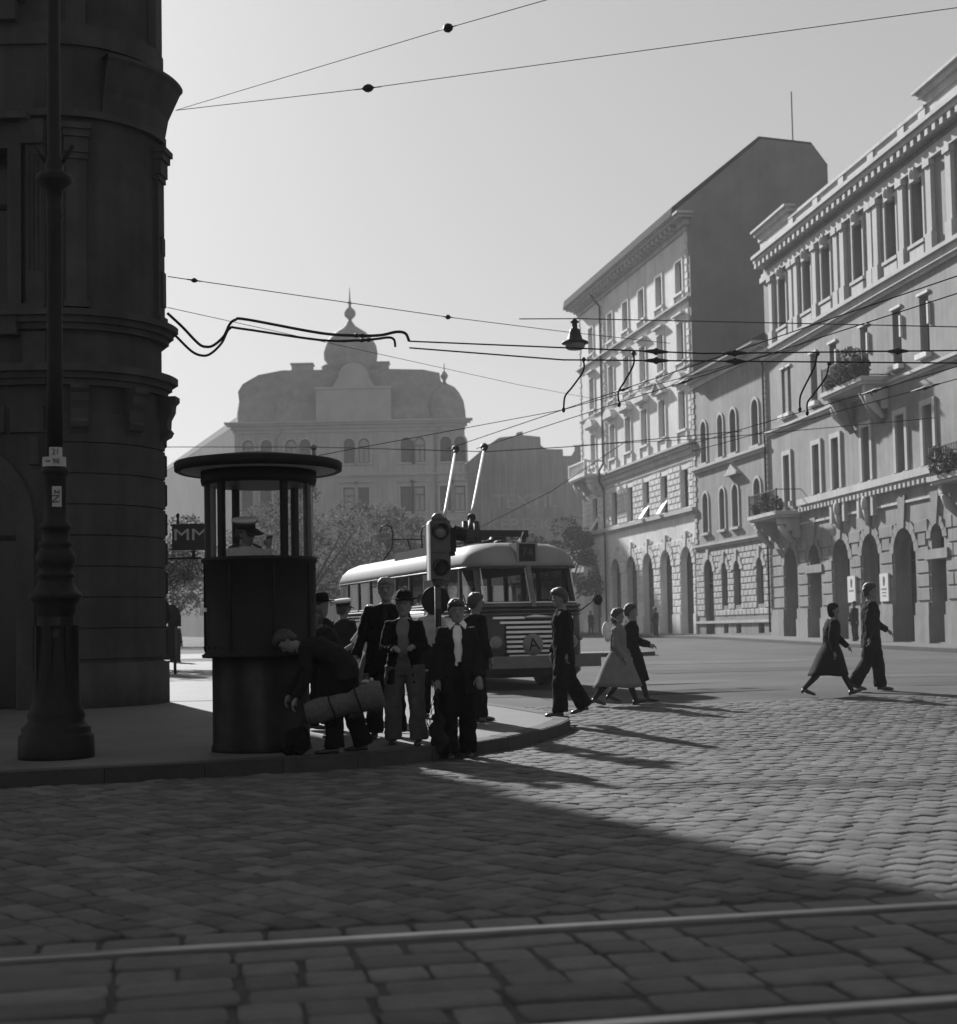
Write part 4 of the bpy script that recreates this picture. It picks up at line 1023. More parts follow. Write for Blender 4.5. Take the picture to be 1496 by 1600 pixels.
for y in (829, 885):
    b = MB(); Tm = Matrix.Translation((.02, -.125, Zt(y))) @ Matrix.Rotation(PI/2, 4, 'X')
    c_ = MB(); c_.lathe([(.112, 0), (.112, .03), (.095, .032), (.095, .0)], (0,0,0), 20, cap=False); b.v = [tuple(Tm @ Vector(v)) for v in c_.v]; b.f = c_.f; b.sm = c_.sm; b.tone = c_.tone
    r_ = b.build('bezel', M['iron'], root, fix=False)
    b = MB(); b.ball((.02, -.125, Zt(y)), (.093, .035, .093), 16); b.build('lens', M['lens'] if y < 850 else M['kiosk_base'], r_)
    b = MB(); b.v = []
    n = 14; ri = [[(.02+.10*math.cos(PI*j/n*1.1-.16), -.13-(.0 if e else .17*(math.sin(PI*j/n)*.7+.3)), Zt(y)+.10*math.sin(PI*j/n*1.1-.16)) for j in range(n+1)] for e in (1, 0)]
    b.loft(ri, cap=False, closed=False); vs = b.build('visor', M['signal_grey'], r_, fix=False); m_ = vs.modifiers.new('s', 'SOLIDIFY'); m_.thickness = .006
# second head, seen from its side
b = MB(); b.box(.16, .26, .0, .24, Zt(860), Zt(822)); b.box(.17, .25, .02, .22, Zt(866), Zt(860)); b.build('side_head', M['iron'], root)
b = MB(); b.tube([(.26,.12,Zt(829)),(.42,.12,Zt(833))], [.10,.095], 14, cap=False); b.build('visor', M['iron'], root)
b = MB(); Tm = Matrix.Translation((-.02, .08, Zt(936))) @ Matrix.Rotation(PI/2, 4, 'X'); c_ = MB(); c_.lathe([(.19,0),(.195,.01),(.19,.02)], (0,0,0), 30); b.v = [tuple(Tm @ Vector(v)) for v in c_.v]; b.f = c_.f; b.sm = c_.sm; b.tone = c_.tone; b.build('round_plate', M['black'], root)
b = MB(); b.box(-.03, .03, -.04, .06, Zt(950), Zt(916)); b.build('clamp', M['signal_grey'], root)

# ------------------------------------------------------------------ hooded call box beyond the corner
cx, cy = -7.98, 38.2; root = empty('call_box', (cx, cy, gz(cx, cy)+PAVE)); tag(root, 'dark hooded call box on a thin post beyond the corner building', 'call box')
b = MB(); b.tube([(0.02,0,0),(0.02,0,.5)], .04, 8); b.build('post', M['iron'], root)
b = MB(); b.loft([[(-.42*s_,-.16*s_,z),(.06*s_,-.16*s_,z),(.06*s_,.16*s_,z),(-.42*s_,.16*s_,z)] for z, s_ in ((.38,.6),(.6,.95),(1.25,1.0))], smooth=False); b.box(-.14, .05, -.17, -.161, .5, 1.15); b.build('body', M['black'], root)
b = MB(); b.tube([(.03,0,1.24),(.03,0,1.5),(.01,0,1.6),(-.06,0,1.66),(-.18,0,1.66),(-.32,0,1.5),(-.38,0,1.25)], [(.16,.03)]*7, 8); b.tube([(-.13,0,1.25),(-.14,0,1.5)], .025, 6); b.build('hood', M['black'], root)

# ------------------------------------------------------------------ trolleybus (local: front at y=0 facing -y)
BX, BY = 1.05, 29.3; BZ = gz(BX, BY)
root = empty('trolleybus', (BX, BY, BZ), R(19.9)); bus = root
tag(root, 'rounded two tone trolleybus with a striped grille and letter A on a disc', 'trolleybus')
BL = 11.0; HW = 1.21
def plan(hw, y0, y1, z, n=8, e=.42, bow=.16):
    # rounded rectangle with bowed front
    pts = []; rx, ry = e, e*1.15
    for (cx, cy, a0) in ((hw-rx, y1-ry, 0), (-hw+rx, y1-ry, PI/2), (-hw+rx, y0+ry, PI), (hw-rx, y0+ry, 3*PI/2)):
        for j in range(n+1):
            a = a0+PI/2*j/n; pts.append((cx+rx*math.cos(a), cy+ry*math.sin(a)))
    out = []
    for x, y in pts:
        if y < (y0+y1)/2: y -= bow*(1-(x/hw)**2)
        else: y += bow*(1-(x/hw)**2)
        out.append((x, y, z))
    return out
b = MB()
b.loft([plan(HW-.08, .12, BL-.1, .26), plan(HW, .04, BL, .36), plan(HW, .03, BL, .9), plan(HW, .05, BL, 1.30), plan(HW, .08, BL, 1.66)], cap=False)
b.loft([plan(HW-.1, .3, BL-.2, .40), plan(HW-.1, .3, BL-.2, .41)], cap=True, smooth=False)
body = b.build('body', M['bus_dark'], root); md = body.modifiers.new('s', 'SOLIDIFY'); md.thickness = .03; md.offset = -1
b = MB(); 
b.loft([plan(HW-.02, .33, BL, 2.46), plan(HW+.01, .28, BL+.0, 2.50), plan(HW, .31, BL, 2.58), plan(HW-.05, .38, BL-.08, 2.72), plan(HW-.15, .51, BL-.3, 2.85), plan(HW-.36, .75, BL-.7, 2.96, e=.38), plan(HW-.68, 1.3, BL-1.2, 3.01, e=.3), plan(HW-1.0, 2.0, BL-2, 3.025, e=.15)], cap=False)
i0 = len(b.v)-36; b.f.append(tuple(i0+j for j in range(36))); b.sm.append(True); b.tone.append(1.0)
roof = b.build('roof', M['bus_cream'], root); md = roof.modifiers.new('s', 'SOLIDIFY'); md.thickness = .05; md.offset = -1
b = MB(); b.loft([plan(HW-.1, .35, BL-.15, 2.43), plan(HW-.1, .35, BL-.15, 2.45)], cap=True, smooth=False); b.build('ceiling', M['bus_inside'], root)
# belt mouldings
b = MB()
for z, t in ((1.66, .05), (1.585, .025), (1.50, .025)):
    b.loft([plan(HW+.02, .05, BL+.02, z), plan(HW+.035, .04, BL+.03, z+t*.5), plan(HW+.02, .05, BL+.02, z+t)], cap=False)
b.loft([plan(HW-.03, .12, BL, 1.70), plan(HW-.03, .14, BL, 1.77)], cap=False); md = b.build('belt_moulding', M['bumper'], root).modifiers.new('s', 'SOLIDIFY'); md.thickness = .03; md.offset = -1
b = MB()
b.loft([plan(HW+.03, .26, BL+.02, 2.45), plan(HW+.03, .26, BL+.02, 2.48)], cap=False); md = b.build('gutter', M['bus_dark'], root).modifiers.new('s', 'SOLIDIFY'); md.thickness = .03; md.offset = -1
# pillars: follow the side, lean back at the front
def pil(x, y, w_, x2=None, y2=None, dx=.04, m='bus_dark', name='window_pillar'):
    p_ = MB(); x2 = x if x2 is None else x2; y2 = y if y2 is None else y2
    p_.loft([[(x-dx, y-w_/2, 1.66), (x+dx, y-w_/2, 1.66), (x+dx, y+w_/2, 1.66), (x-dx, y+w_/2, 1.66)], [(x2-dx, y2-w_/2, 2.50), (x2+dx, y2-w_/2, 2.50), (x2+dx, y2+w_/2, 2.50), (x2-dx, y2+w_/2, 2.50)]], smooth=False)
    p_.build(name, M[m], root)
ys = [1.0, 2.45, 3.35, 4.45, 5.55, 6.65, 7.75, 8.85, 9.9]
for s_ in (-1, 1):
    for y in ys: pil(s_*(HW-.05), y, .10, s_*(HW-.06), y+.02)
    pil(s_*(HW-.20), .24, .09, s_*(HW-.22), .55, .05, 'bumper')
    pil(s_*(HW-.35), BL-.05, .1, s_*(HW-.35), BL-.1, .05); 
pil(.0, -.08, .08, .0, .19, .05, 'bumper'); pil(-.3, BL+.1, .08)
# panes
def pane(pts, name='window'):
    g_ = MB(); g_.face(pts); g_.build(name, M['side_glass'] if pts[0][0] < 0 else M['bus_glass'], root, fix=False)
for s_ in (-1, 1):
    X = s_*(HW-.05)
    for a, c in zip(ys, ys[1:]): pane([(X,a+.05,1.72),(X,c-.05,1.72),(X,c-.05,2.46),(X,a+.05,2.46)])
    pane([(s_*(HW-.15),.30,1.72),(X,.95,1.72),(X,.95,2.46),(s_*(HW-.17),.59,2.46)], 'corner_window')
    n = 6
    g_ = MB(); g_.loft([[(s_*(.05+(HW-.28)*j/n), .08+.04-.16*(1-((.05+(HW-.28)*j/n)/HW)**2)+(.0 if e == 0 else .28), 1.74 if e == 0 else 2.46) for j in range(n+1)] for e in (0, 1)], cap=False, closed=False)
    w_ = g_.build('windscreen', M['bus_glass'], root, fix=False)
    f_ = MB(); P = [(s_*(.05+(HW-.28)*j/n), .07+.03-.16*(1-((.05+(HW-.28)*j/n)/HW)**2), 1.74) for j in range(n+1)]; Q = [(x, y+.28, 2.46) for x, y, z in P]
    f_.tube(P+Q[::-1]+[P[0]], .022, 6, cap=False); f_.build('frame', M['chrome'], w_)
    wp = MB(); wp.tube([(s_*.45, .13, 2.38), (s_*.42, -.04, 1.95)], .008, 5); wp.build('wiper', M['black'], w_)
# front: grille slats, badge, lamps, disc, number, bumper
def fy(x, z): return .05-.16*(1-(x/HW)**2)-(.02 if z < 1 else .0)
for i in range(9):
    z = 1.44-.095*i; hw_ = [.86,.72,.60,.60,.60,.60,.60,.60,.55][i]
    g_ = MB(); segs = [(-hw_, hw_)] if i else [(-hw_, -.22), (.55, hw_)]
    for a, c in segs:
        n = 8; g_.loft([[(a+(c-a)*j/n, fy(a+(c-a)*j/n, z)-.035, z+dz) for j in range(n+1)]+[(a+(c-a)*j/n, fy(a+(c-a)*j/n, z)+.01, z+dz) for j in reversed(range(n+1))] for dz in (-.023, .023)], smooth=False)
    g_.build('grille_slat', M['chrome'], root)
g_ = MB(); n = 8; 
g_.loft([[(-.62+1.24*j/n, fy(-.62+1.24*j/n, 1)-.008, z) for j in range(n+1)] for z in (.60, 1.40)], cap=False, closed=False); g_.build('grille_back', M['black'], root, fix=False)
g_ = MB(); g_.tube([(-.2,fy(0,1)-.03,1.45),(0,fy(0,1)-.04,1.46),(.36,fy(.3,1)-.03,1.45)], [(.01,.02),(.03,.045),(.01,.02)], 8); g_.build('badge', M['chrome'], root)
for s_ in (-1, 1):
    x = s_*.80; y = fy(x, .95)
    Tm = Matrix.Translation((x, y, .95)) @ Matrix.Rotation(PI/2, 4, 'X')
    c_ = MB(); c_.lathe([(.13,-.02),(.135,.03),(.115,.05)], (0,0,0), 20, cap=False); h_ = MB(); h_.v = [tuple(Tm @ Vector(v)) for v in c_.v]; h_.f = c_.f; h_.sm = c_.sm; h_.tone = c_.tone
    hl = h_.build('headlight', M['chrome'], root, fix=False); l_ = MB(); l_.ball((x, y-.035, .95), (.118,.03,.118), 18); l_.build('lens', M['disc_grey'], hl)
    m_ = MB(); m_.tube([(s_*(HW-.03), .35, 1.55), (s_*(HW+.16), .1, 1.75), (s_*(HW+.22), .08, 1.92)], .012, 6); Tm = Matrix.Translation((s_*(HW+.24), .05, 1.97)) @ Matrix.Rotation(PI/2, 4, 'X')
    if s_ > 0: m_.ball((HW+.26, .04, 1.78), (.10,.03,.11), 14)
    m_.build('mirror', M['black'], root)
    i_ = MB(); i_.ball((s_*(HW-.16), .02, 1.02), (.05,.05,.06), 10); i_.build('side_lamp', M['chrome'] if s_ < 0 else M['disc_grey'], root)
Tm = Matrix.Translation((-.06, fy(0, 1)-.055, .90)) @ Matrix.Rotation(PI/2, 4, 'X'); c_ = MB(); c_.lathe([(.01,.012),(.215,.012),(.22,.0)], (0,0,0), 32, cap=False); d_ = MB(); d_.v = [tuple(Tm @ Vector(v)) for v in c_.v]; d_.f = c_.f; d_.sm = c_.sm; d_.tone = c_.tone
dd = d_.build('route_disc', M['disc_grey'], root, fix=False)
t_ = text_mesh('A', .36, M['black'], dd, (-.05, fy(0,1)-.072, .90), (PI/2, 0, 0), .003)
t_.rotation_euler = (PI/2, R(-8), 0)
text_mesh('60', .2, M['bumper'], root, (.90, fy(.9,1.3)-.012, 1.28), (PI/2, 0, R(14)), .002, name='fleet_number')
b = MB(); n = 10
b.loft([[(-1.4+2.8*j/n, -.20-.13*(1-((-1.4+2.8*j/n)/1.4)**2), z) for j in range(n+1)]+[(-1.4+2.8*j/n, -.13-.13*(1-((-1.4+2.8*j/n)/1.4)**2), z) for j in reversed(range(n+1))] for z in (.44, .68)], smooth=False); b.box(-1.0,-.9,-.16,.1,.5,.6); b.box(.9,1.0,-.16,.1,.5,.6); b.build('bumper', M['bumper'], root)
b = MB(); b.loft([plan(HW-.12, .1, BL-.3, .25), plan(HW-.05, .05, BL-.2, .42)], cap=False); b.build('underskirt', M['black'], root)
b = MB(); b.box(-.23, .23, .20, .8, 2.56, 2.96); b.box(-.25, .25, .22, .7, 2.53, 2.558); db = b.build('destination_box', M['bus_cream'], root)
b = MB(); b.box(-.175, .175, .188, .20, 2.58, 2.93); g_ = b.build('destination_glass', M['black'], db)
text_mesh('74', .26, M['signal_grey'], db, (.0, .186, 2.755), (PI/2, 0, 0), .001)
for y in (2.0, 8.0):
    for s_ in (-1, 1):
        b = MB(); Tm = Matrix.Translation((s_*(HW-.16), y, .47)) @ Matrix.Rotation(PI/2, 4, 'Y'); c_ = MB(); c_.lathe([(.25,-.12),(.42,-.13),(.47,-.09),(.48,0),(.47,.09),(.42,.13),(.25,.12)], (0,0,0), 28, cap=False); b.v = [tuple(Tm @ Vector(v)) for v in c_.v]; b.f = c_.f; b.sm = c_.sm; b.tone = c_.tone
        wh = b.build('wheel', M['tyre'], root); c_ = MB(); c_.lathe([(.26,-.10),(.2,-.04),(.08,-.06),(.01,-.07)], (0,0,0), 20, cap=False); d_ = MB(); d_.v = [tuple(Tm @ Vector(v)) for v in c_.v]+[tuple(Tm @ Vector((v[0],v[1],-v[2]))) for v in c_.v]; n0 = len(c_.v); d_.f = c_.f+[tuple(k_+n0 for k_ in f) for f in c_.f]; d_.sm = c_.sm*2; d_.tone = c_.tone*2; d_.build('rim', M['bumper'], wh, fix=False)
b = MB(); b.box(-HW-.012, -HW+.03, 2.52, 3.28, .45, 2.43); dr = b.build('door', M['bus_dark'], root); b = MB(); b.box(-HW-.016, -HW-.013, 2.58, 2.86, 1.1, 2.3); b.box(-HW-.016, -HW-.013, 2.94, 3.22, 1.1, 2.3); b.build('window', M['glass_dark'], dr)
for k_ in range(7):
    for x in (-.7, .7):
        b = MB(); b.box(x-.42, x+.42, 2.8+k_, 2.86+k_, 1.0, 1.62); b.box(x-.42, x+.42, 2.4+k_, 2.8+k_, .95, 1.02)
        if x > 0 or k_ > 0: b.build('seat', M['bus_inside'], root)
b = MB(); b.tube([(.55,.32,1.55),(.55,.62,1.45)], .02, 6); pts = [(.55+.22*math.cos(2*PI*j/16), .5+.10*math.sin(2*PI*j/16)+.0, 1.62+.20*math.sin(2*PI*j/16)) for j in range(17)]; b.tube(pts, .014, 6, cap=False); b.build('steering_wheel', M['black'], root)
# roof gear
b = MB(); b.box(-1.0, -.93, 3.3, 6.2, 2.80, 3.07); b.box(-.93, .93, 3.3, 6.2, 3.025, 3.07); b.box(.93, 1.0, 3.3, 6.2, 2.80, 3.07); b.build('roof_fairing', M['signal_grey'], root)
b = MB()
for x in (-.8, -.3, .3, .8): b.box(x-.03, x+.03, 1.7, 6.3, 3.03, 3.08)
b.box(-.9, .9, 2.35, 2.45, 3.22, 3.36); b.box(-.9, .9, 3.55, 3.65, 3.22, 3.36); b.box(-.85,-.75,2.3,3.7,3.2,3.3); b.box(.75,.85,2.3,3.7,3.2,3.3)
for x in (-.8, .8):
    for y in (2.4, 3.6): b.box(x-.04, x+.04, y-.04, y+.04, 3.0, 3.21)
b.tube([(-.5,1.5,3.0),(-.2,1.7,3.08),(0,2.3,3.2)], .05, 8); b.ball((-.1,1.45,3.0), (.16,.12,.09), 10)
b.build('pole_frame', M['iron'], root)
Ri = Matrix.Rotation(-R(19.9), 3, 'Z')
def tobus(p): return Ri @ (Vector(p)-Vector((BX, BY, BZ)))
b = MB()
for i, (p0, p1) in enumerate((((-.172,32.6,3.75),(.206,38.5,6.2)), ((-.80,33.0,3.70),(-.559,38.8,6.2)))):
    a, c = tobus(p0), tobus(p1); d = (c-a).normalized()
    b = MB(); b.tube([a+d*.4, a+d*1.3, c-d*.35], [.045,.040,.030], 10); tp = b.build('trolley_pole', M['pole_paint'], root)
    b = MB(); b.tube([c-d*.4, c-d*.12], [.045, .06], 8); b.tube([c-d*.12, c+Vector((0,0,.02))], [.09,.11], 8); b.build('collector_head', M['black'], tp)
    b = MB(); b.tube([a-Vector((0,0,.45)), a+d*.45], [.12,.07], 10); b.tube([a+Vector((.16,-.1,-.45)), a+Vector((.13,0,0))+d*.1], [.07,.075], 10); b.tube([a+Vector((-.16,-.1,-.45)), a+Vector((-.13,0,0))+d*.1], [.07,.075], 10); b.tube([a+d*.40, a+d*.46], .10, 10); b.build('pole_base', M['iron'], root)
b = MB()
b.tube([(-.75,8.4,2.85),(-.4,8.4,3.35),(-.38,8.4,3.7),(-.42,8.4,3.86),(-.55,8.4,3.92),(-.68,8.4,3.86),(-.70,8.4,3.72)], .022, 6); b.tube([(.75,8.4,2.85),(.40,8.4,3.35),(.38,8.4,3.7),(.42,8.4,3.86),(.55,8.4,3.92),(.68,8.4,3.86),(.70,8.4,3.72)], .022, 6)
b.tube([(-.38,8.4,3.55),(.38,8.4,3.55)], .02, 6); b.tube([(.0,8.4,3.55),(.25,8.4,2.9)], .02, 6); b.build('pole_hook', M['black'], root)
b = MB(); b.tube([(.12,1.0,2.92),(.16,.95,3.08)], .03, 8); b.tube([(.16,.95,3.08),(.2,.9,3.22)], .015, 6); b.build('roof_lamp', M['chrome'], root)

# ------------------------------------------------------------------ overhead wires
def sag(pts, amt, n=8):
    out = []
    for a, c in zip(pts, pts[1:]):
        a, c = Vector(a), Vector(c)
        for k_ in range(n): t = k_/n; out.append(a.lerp(c, t)-Vector((0,0,amt*4*t*(1-t))))
    out.append(Vector(pts[-1])); return out
def spline(P, n=6):
    Q = [P[0]*2-P[1]]+P+[P[-1]*2-P[-2]]; out = []
    for i in range(1, len(Q)-2):
        p0, p1, p2, p3 = Q[i-1:i+3]
        for k_ in range(n):
            t = k_/n; out.append(.5*((2*p1)+(p2-p0)*t+(2*p0-5*p1+4*p2-p3)*t*t+(3*p1-p0-3*p2+p3)*t**3))
    return out+[P[-1]]
def wire(name, pts, r, label, sg=0, ins=(), group=None, cat='wire', m='wire'):
    long = name == 'trolley_wire'
    o0 = Vector(pts[0]); P = [Vector(p)-o0 for p in pts]; P = sag(P, sg) if sg else P
    if name in ('feeder_cable', 'drop_cable'): P = spline(P)
    b_ = MB(); b_.tube(P, r, 6); o = b_.build(name, M['wire'] if name != 'span_wire' else M['thin_wire'], None, o0); tag(o, label, cat, group)
    for q_, s_ in ins:
        q_ = Vector(q_)-o0; j = min(range(len(P)-1), key=lambda i: ((P[i]+P[i+1])/2-q_).length); d = (P[j+1]-P[j]).normalized()
        t = (q_-P[j]).dot(d); c = P[j]+d*t; b2 = MB(); b2.tube([c-d*s_*2.2, c-d*s_, c-d*s_*.5, c, c+d*s_*.5, c+d*s_, c+d*s_*2.2], [r*1.3, r*1.6, s_*.5, s_*.62, s_*.5, r*1.6, r*1.3] if not long else [r*1.3, r*2.6, r*3, r*5, r*3, r*2.6, r*1.3], 10); b2.build('insulator', M['black'], o)
    return o
def ext(a, b_, t): a, b_ = Vector(a), Vector(b_); return tuple(a+(b_-a)*t)
a, c = (-5.12,25.0,10.5), (6.83,20.0,9.92)
wire('span_wire', [a, (-1.66,23.5,10.26), ext((-1.66,23.5,10.26), c, 1.35)], .006, 'long span wire with one oval insulator running from the corner building to the upper right', ins=[((-1.66,23.5,10.26), .11)])
wire('span_wire', [a, (-.27,19.0,9.35), ext((-.27,19.0,9.35), (.98,17.0,8.84), 3)], .005, 'thin span wire rising steeply to the top edge with a knot shaped insulator', ins=[((-.27,19.0,9.35), .10)])
wire('span_wire', [(-5.28,25.0,7.58), (-.54,30.0,7.86), (2.08,34.0,8.33), (5.2,38.6,8.9)], .008, 'thin span wire with a small insulator passing just above the onion dome', ins=[((-4.9,25.4,7.6), .07), ((-.54,30.0,7.86), .085)])
wire('span_wire', [(-5.29,25,7.04),(1.2,40,8.1),(6,52,9.2)], .006, 'faint span wire behind the dome running from the corner building', cat='wire')
wire('span_wire', [(1.0,32,8.22),(2.32,32.0,8.20),(10.0,30.0,7.45),(14,29,7.1)], .012, 'dark horizontal wire from which the bell lamp hangs before the palaces')
wire('trolley_wire', [(-1.08,24.0,6.17), (3.79,24.0,5.87), (7.98,24.0,5.84), (12,24,5.9)], .013, 'upper of the two dark crossing trolley wires in front of the palaces', ins=[((3.0,24,5.9), .09), ((4.3,24,5.87), .09), ((7.0,24,5.85), .08)])
wire('trolley_wire', [(-1.08,24.0,6.06), (1.46,24.0,5.81), (7.98,24.0,5.63), (12,24,5.55)], .013, 'lower of the two dark crossing trolley wires in front of the palaces', ins=[((3.0,24,5.77), .09), ((4.3,24,5.73), .08)])
def tw(p, q_, k0, k1): return [ext(p, q_, -k0), p, q_, ext(p, q_, 1+k1)]
wire('trolley_wire', tw((-.55,38.13,6.2), (3.95,27.18,6.2), .05, 1.3), .009, 'trolley wire touched by the left pole of the trolleybus', ins=[((3.0,29.5,6.2), .16)], group=None)
wire('trolley_wire', tw((.21,38.24,6.2), (4.45,27.92,6.2), .05, 1.3), .009, 'trolley wire touched by the right pole of the trolleybus', ins=[((4.1,28.7,6.2), .16)])
wire('trolley_wire', [(5.6,38.4,6.15), (8.85,28.55,6.2), (11.5,20.5,6.2)], .010, 'trolley wire crossing the grey palace, the upper of its pair', ins=[((8.3,30.2,6.18), .22)])
wire('trolley_wire', [(5.9,39.9,6.15), (9.63,29.0,6.2), (12.5,20.6,6.2)], .010, 'trolley wire crossing the grey palace, the lower of its pair', ins=[((9.3,30.0,6.18), .22)])
wire('feeder_cable', [(-5.29,25,6.94),(-5.04,25,6.7),(-4.76,25,6.40),(-4.62,25,6.34),(-4.49,25,6.37),(-4.32,25,6.52),(-4.22,25,6.72),(-4.12,25,6.80),(-3.9,24.9,6.78),(-2.61,24.5,6.44),(-1.92,24,6.28),(-1.55,24,6.28),(-1.29,24,6.33),(-1.14,24,6.30),(-1.08,24,6.17)], .024, 'thick sagging feeder cable coming off the corner building, the upper one', ins=[((-1.9,24,6.28), .04)])
wire('feeder_cable', [(-5.15,25,6.54),(-4.88,25,6.27),(-4.7,25,6.19),(-4.55,25,6.22),(-4.36,25,6.40),(-4.22,25,6.65),(-3.99,25,6.64),(-2.61,24.5,6.32),(-1.92,24,6.20),(-1.61,24,6.22),(-1.42,24,6.24),(-1.33,24,6.2),(-1.31,24,6.08)], .022, 'thick sagging feeder cable coming off the corner building, the lower one', ins=[((-1.8,24,6.2), .04)])
for k_, (pts, lab) in enumerate((([(1.80,24,5.81),(1.79,24,5.62),(1.6,24,5.35),(1.48,24,5.2),(1.45,24,4.98)], 'curved drop cable nearest the bell lamp'), ([(2.63,24,5.9),(2.62,24,5.7),(2.45,24,5.4),(2.36,24,5.25),(2.37,24,5.05)], 'curved drop cable before the upper windows of the pale block'), ([(5.67,24,5.83),(5.6,24,5.59),(5.42,24,5.25),(5.36,24,5.1),(5.35,24,4.91)], 'left drop cable of the pair before the grey palace'), ([(5.86,24,5.66),(5.79,24,5.43),(5.58,24,5.15),(5.48,24,5.02),(5.47,24,4.85)], 'right drop cable of the pair before the grey palace'))):
    o = wire('drop_cable', pts, .015, lab, cat='cable'); b_ = MB(); e = Vector(pts[-1])-Vector(pts[0]); b_.ball((0,0,0), .04, 8); b_.build('clamp', M['black'], o); b_ = MB(); b_.ball(e, (.03,.03,.05), 8); b_.build('cable_end', M['black'], o)
wire('tension_wire', [(-2.6,24,4.3),(1.45,24,4.98),(2.37,24,5.22),(5.2,24,5.9)], .006, 'thin slack wire carrying the ends of the drop cables before the pale block')
wire('far_wire', [(-22,62,9.6),(-6,55,8.4),(.33,50,7.49),(3.52,50,7.62),(9.5,52,8.3)], .016, 'thin far wire crossing the domed palace just above the kiosk roof')
wire('far_wire', [(4.0,60,8.9),(8.04,50,7.8),(14.5,46,7.8)], .014, 'thin far wire before the balcony of the pale block')
wire('far_wire', [(-.2,62,5.6),(3,60,7.0),(6.0,58,8.8)], .014, 'thin far wire crossing the blank tenement gable')
# bell lamp
root = empty('hanging_lamp', (2.22, 32.0, 7.52)); tag(root, 'dark bell shaped street lamp hanging from a wire at the corner of the pale block', 'street lamp')
b = MB(); b.lathe([(.30,.13),(.29,.16),(.17,.22),(.13,.36),(.11,.44),(.06,.47),(.06,.58),(.10,.60),(.05,.66),(.015,.70)], (0,0,0), 20); b.build('lamp_shade', M['iron'], root)
b = MB(); b.lathe([(.17,0),(.20,.02),(.22,.08),(.23,.129)], (0,0,0), 20); b.build('glass_bowl', M['disc_grey'], root)
root = empty('hanging_lamp', (9.0, 118, 9.0)); tag(root, 'tiny far lamp hanging over the pale tree beside the pale block', 'street lamp')
b = MB(); b.lathe([(.42,0),(.40,.1),(.2,.3),(.16,.6),(.05,.9)], (0,0,0), 12); b.build('lamp_shade', M['iron'], root); b = MB(); b.tube([(0,0,.9),(0,0,1.1)], .03, 5); b.tube([(-1.6,0,1.5),(0,0,1.1),(1.6,0,1.4)], .02, 5); b.build('hanger', M['wire'], root)

